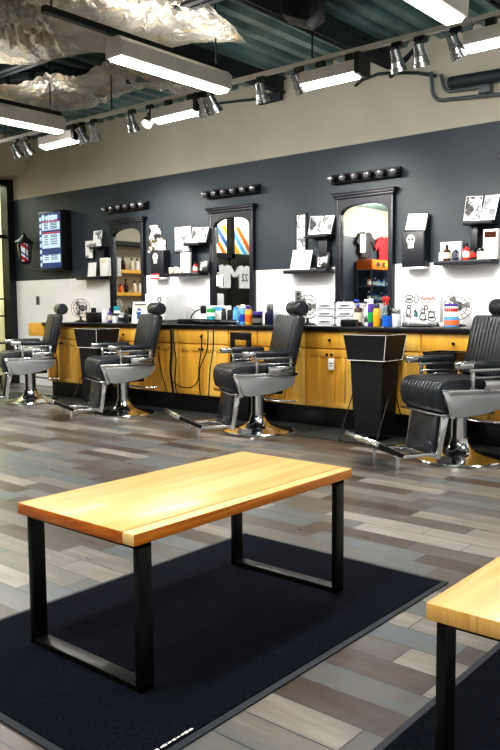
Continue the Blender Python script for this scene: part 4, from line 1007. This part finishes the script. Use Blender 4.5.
# ================================================================== BEYOND THE GLASS AND IN THE MIRRORS
t = thing('glass_display_rack', 'dark rack with black boxes seen through the storefront glass', 'rack', (XL-.55, 6.1, 0))
b = MB(); b.m('frame_black')
for z in (.55, .95, 1.2): b.b2p((-.25, -.6, z), (.25, .35, z+.02))
for x in (-.24, .22):
    for y in (-.6, .33): b.b2p((x, y, 0), (x+.02, y+.02, 1.22))
b.build('frame', parent=t)
for k, (y, z, d) in enumerate(((-.12, .97, .2), (.12, .57, .3), (-.3, .57, .25))):
    tag(MB().m('black_plastic').box((XL-.5, 6.1+y, z+d/2), (.2, .18, d), .01).build('black_speaker_box'), ('black box on the middle shelf beyond the storefront glass', 'black box on the low shelf beyond the glass, nearer the back wall', 'black box on the low shelf beyond the glass, further from the back wall')[k], 'box', 'black boxes beyond the glass')
# wall shelving on the left wall, reflected in the first mirror
t = thing('wall_shelving', 'black framed wall shelving with two wooden shelves, reflected in the first mirror', 'shelving', (XL, 4.1, 0))
b = MB(); b.m('frame_black').b2p((0, -.55, 2.06), (.28, .55, 2.12)).b2p((0, -.57, .9), (.03, -.53, 2.12)).b2p((0, .53, .9), (.03, .57, 2.12)).b2p((.25, -.57, .9), (.28, -.53, 2.12)).b2p((.25, .53, .9), (.28, .57, 2.12)); b.build('frame', parent=t)
for z in (1.26, 1.62):
    b = MB(); b.m('maple').b2p((0.0, -.53, z), (.28, .53, z+.05)); b.build('shelf', parent=t)
k = 0
for z in (1.31, 1.67):
    for y, mt, h in ((3.75, 'brown_glass', .16), (3.88, 'black_plastic', .12), (4.0, 'white_plastic', .2), (4.12, 'label', .2), (4.3, 'brown_glass', .22), (4.42, 'orange', .14)):
        bottle('retail_bottle', 'retail bottle on the wooden wall shelves reflected in the first mirror', XL+.14, y+(.05 if z > 1.5 else 0), z, .035, h, mt, 'black_plastic', None, group='retail bottles on the wooden shelves')
# jerseys in the second window
def jersey(label, y, z, mat, number=None, x=XL+.06, sc=.62):
    t = thing('hanging_jersey', label, 'jersey', (x, y, z)); t.scale = (1, sc, sc)
    pts = [(-.24, 0), (.24, 0), (.25, .45), (.40, .32), (.47, .42), (.28, .66), (.1, .70), (.05, .66), (-.05, .66), (-.1, .70), (-.28, .66), (-.47, .42), (-.40, .32), (-.25, .45)]
    b = MB(); b.m(mat).prism(pts, 0, .03, 'YZ'); s = b.build('cloth', parent=t)
    b = MB(); b.m('ink').tube([(.015, -.2, .66), (.015, 0, .74), (.015, .2, .66)], .006, 6).tube([(.015, 0, .74), (.015, .02, .8)], .005, 6); b.build('hanger', parent=t)
    if number:
        cu = bpy.data.curves.new('number', 'FONT'); cu.body = number; cu.size = .32; cu.align_x = 'CENTER'; cu.extrude = .002
        tmp = bpy.data.objects.new('number', cu); COL.objects.link(tmp); dg = bpy.context.evaluated_depsgraph_get()
        me = bpy.data.meshes.new_from_object(tmp.evaluated_get(dg)); bpy.data.objects.remove(tmp)
        me.materials.clear(); me.materials.append(M['ink']); o = bpy.data.objects.new('number', me); COL.objects.link(o); o.parent = s
        o.location = (.033, 0, .22); o.rotation_euler = (PI/2, 0, PI/2)
    return t
jersey('white jersey numbered 22 hanging in the window, reflected in the second mirror', 1.28, 1.42, 'jersey_w', '22')
jersey('plain white jersey hanging in the window, reflected in the second mirror', 1.84, 1.42, 'jersey_w')
jersey('red jersey on the dark left wall, reflected in the third mirror', -3.95, 2.1, 'jersey_r', sc=.9)
jersey('black shirt on the dark left wall, reflected in the third mirror', -3.12, 2.2, 'black_fabric', sc=.85)
t = thing('window_banner', 'pale banner with orange and blue diagonal bars beyond the second window', 'banner', (XL-.9, .55, 2.12))
b = MB(); b.m('paper').b2p((-.01, -1.3, 0), (0, 1.3, .85)); b.build('sheet', parent=t)
b = MB()
for k, mt in enumerate(('orange', 'light_blue', 'yellow', 'blue_ink', 'orange')):
    y = -.75+.22*k; b.m(mt).prism([(y, .02), (y+.12, .02), (y+.62, .6), (y+.5, .6)], 0, .004, 'YZ')
b.build('diagonal_bars', parent=t)
M['partition'] = pbr('dark brown partition', (58, 50, 50), .5)
tag(MB().m('partition').b2p((XL-.75, .2, .0), (XL-.7, 2.9, 2.02)).build('partition_screen'), 'dark partition panel behind the jerseys beyond the second window', 'panel')
# retail display reflected in the third mirror
t = thing('display_cabinet', 'glass display cabinet with an orange header, reflected in the third mirror', 'display cabinet', (XL+.02, -3.4, 0))
b = MB(); b.m('chrome_dull')
for y in (-.62, 0, .6):
    for x in (.02, .42): b.b2p((x, y, 0), (x+.025, y+.025, 1.92))
for z in (.05, .45, .85, 1.15, 1.5, 1.88): b.b2p((.02, -.62, z), (.445, .625, z+.02))
b.build('frame', parent=t)
b = MB(); b.m('orange').b2p((.02, -.64, 1.9), (.45, .64, 2.12), .01); h_ = b.build('header', parent=t)
b = MB(); b.m('ink')
for k in range(4): b.ell((.452, -.4+.26*k, 2.01), (.003, .09, .06), 12)
b.m('yellow').ell((.454, 0, 2.01), (.003, .1, .03), 12); b.build('header_marks', parent=h_)
b = MB(); b.m('clear').b2p((.447, -.62, .05), (.45, .62, 1.9)); b.build('glass_front', parent=t)
rr = random.Random(4)
for z in (.87, 1.17, 1.52):
    for k in range(8):
        mt = rr.choice(('blue', 'teal', 'white_plastic', 'purple', 'light_blue', 'red', 'navy'))
        bottle('display_product', 'coloured product bottle inside the orange topped display cabinet', XL+.27, -3.93+.14*k, z, .045, rr.uniform(.18, .26), mt, rr.choice(('white_plastic', 'black_plastic')), 'label', group='products inside the display cabinet')
flat_frame('wall_notice', 'white notice on the black shirt, reflected in the third mirror', 'notice', (XL+.1, -2.95, 2.3), .22, .42, 'poster', 'paper', 0).rotation_euler = (0, 0, PI/2)

# ================================================================== LIGHT
def area(name, loc, sx, sy, e, col=(1, .97, .92), r=(0, 0, 0)):
    l = bpy.data.lights.new(name, 'AREA'); l.shape = 'RECTANGLE'; l.size = sx; l.size_y = sy; l.energy = e; l.color = col
    o = bpy.data.objects.new(name, l); COL.objects.link(o); o.location = loc; o.rotation_euler = r; return o
# the shop goes on behind the camera with the same rows of ceiling lights
for k, (x, y) in enumerate(((-2.0, .6), (-5.0, .4), (-8.0, 1.4), (.8, .8), (.8, 4.2), (-3.5, -2.2), (-7.5, -2.9), (0.5, -2.2), (-8.1, 4.0))):
    area('shop_ceiling_lamp', (x, y, 2.9), .3, 1.2, 46)
for x, y in ((-4.04, 3.96), (-6.1, 3.85), (-2.06, 3.7)):
    area('tube_lamp', (x, y, 2.685), .14, 1.1, 36); area('ceiling_fill', (x, y, 2.9), .14, 1.1, 5, r=(PI, 0, 0))  # second area light is added fill, aimed up to brighten foil and deck
for x, y in ((-8.2, 1.4), (-4.5, .2), (-1.2, 1.2), (.8, 4.2), (-.6, 5.2)): area('ceiling_fill', (x, y, 2.5), .3, 1.1, 22, r=(PI, 0, 0))  # added bounce fill for the ceiling, no fixtures at these spots
area('display_fill', (XL+1.2, -3.4, 3.0), .4, 1.2, 110, r=(0, math.radians(40), 0))  # unseen fill added to brighten the display in the third mirror
area('corridor_lamp', (XL-1.1, 5.4, 3.1), 1.2, 2.2, 90, (1, .96, .84))
area('corridor_lamp', (XL-.45, 1.5, 3.15), .4, 2.4, 120, (1, .97, .9), r=(0, math.radians(30), 0))
w = bpy.data.worlds.new('world'); SC.world = w; w.use_nodes = True
w.node_tree.nodes['Background'].inputs[0].default_value = (.6, .68, .75, 1); w.node_tree.nodes['Background'].inputs[1].default_value = .12
SC.view_settings.view_transform = 'Standard'; SC.view_settings.look = 'Medium High Contrast'; SC.view_settings.exposure = 0.1
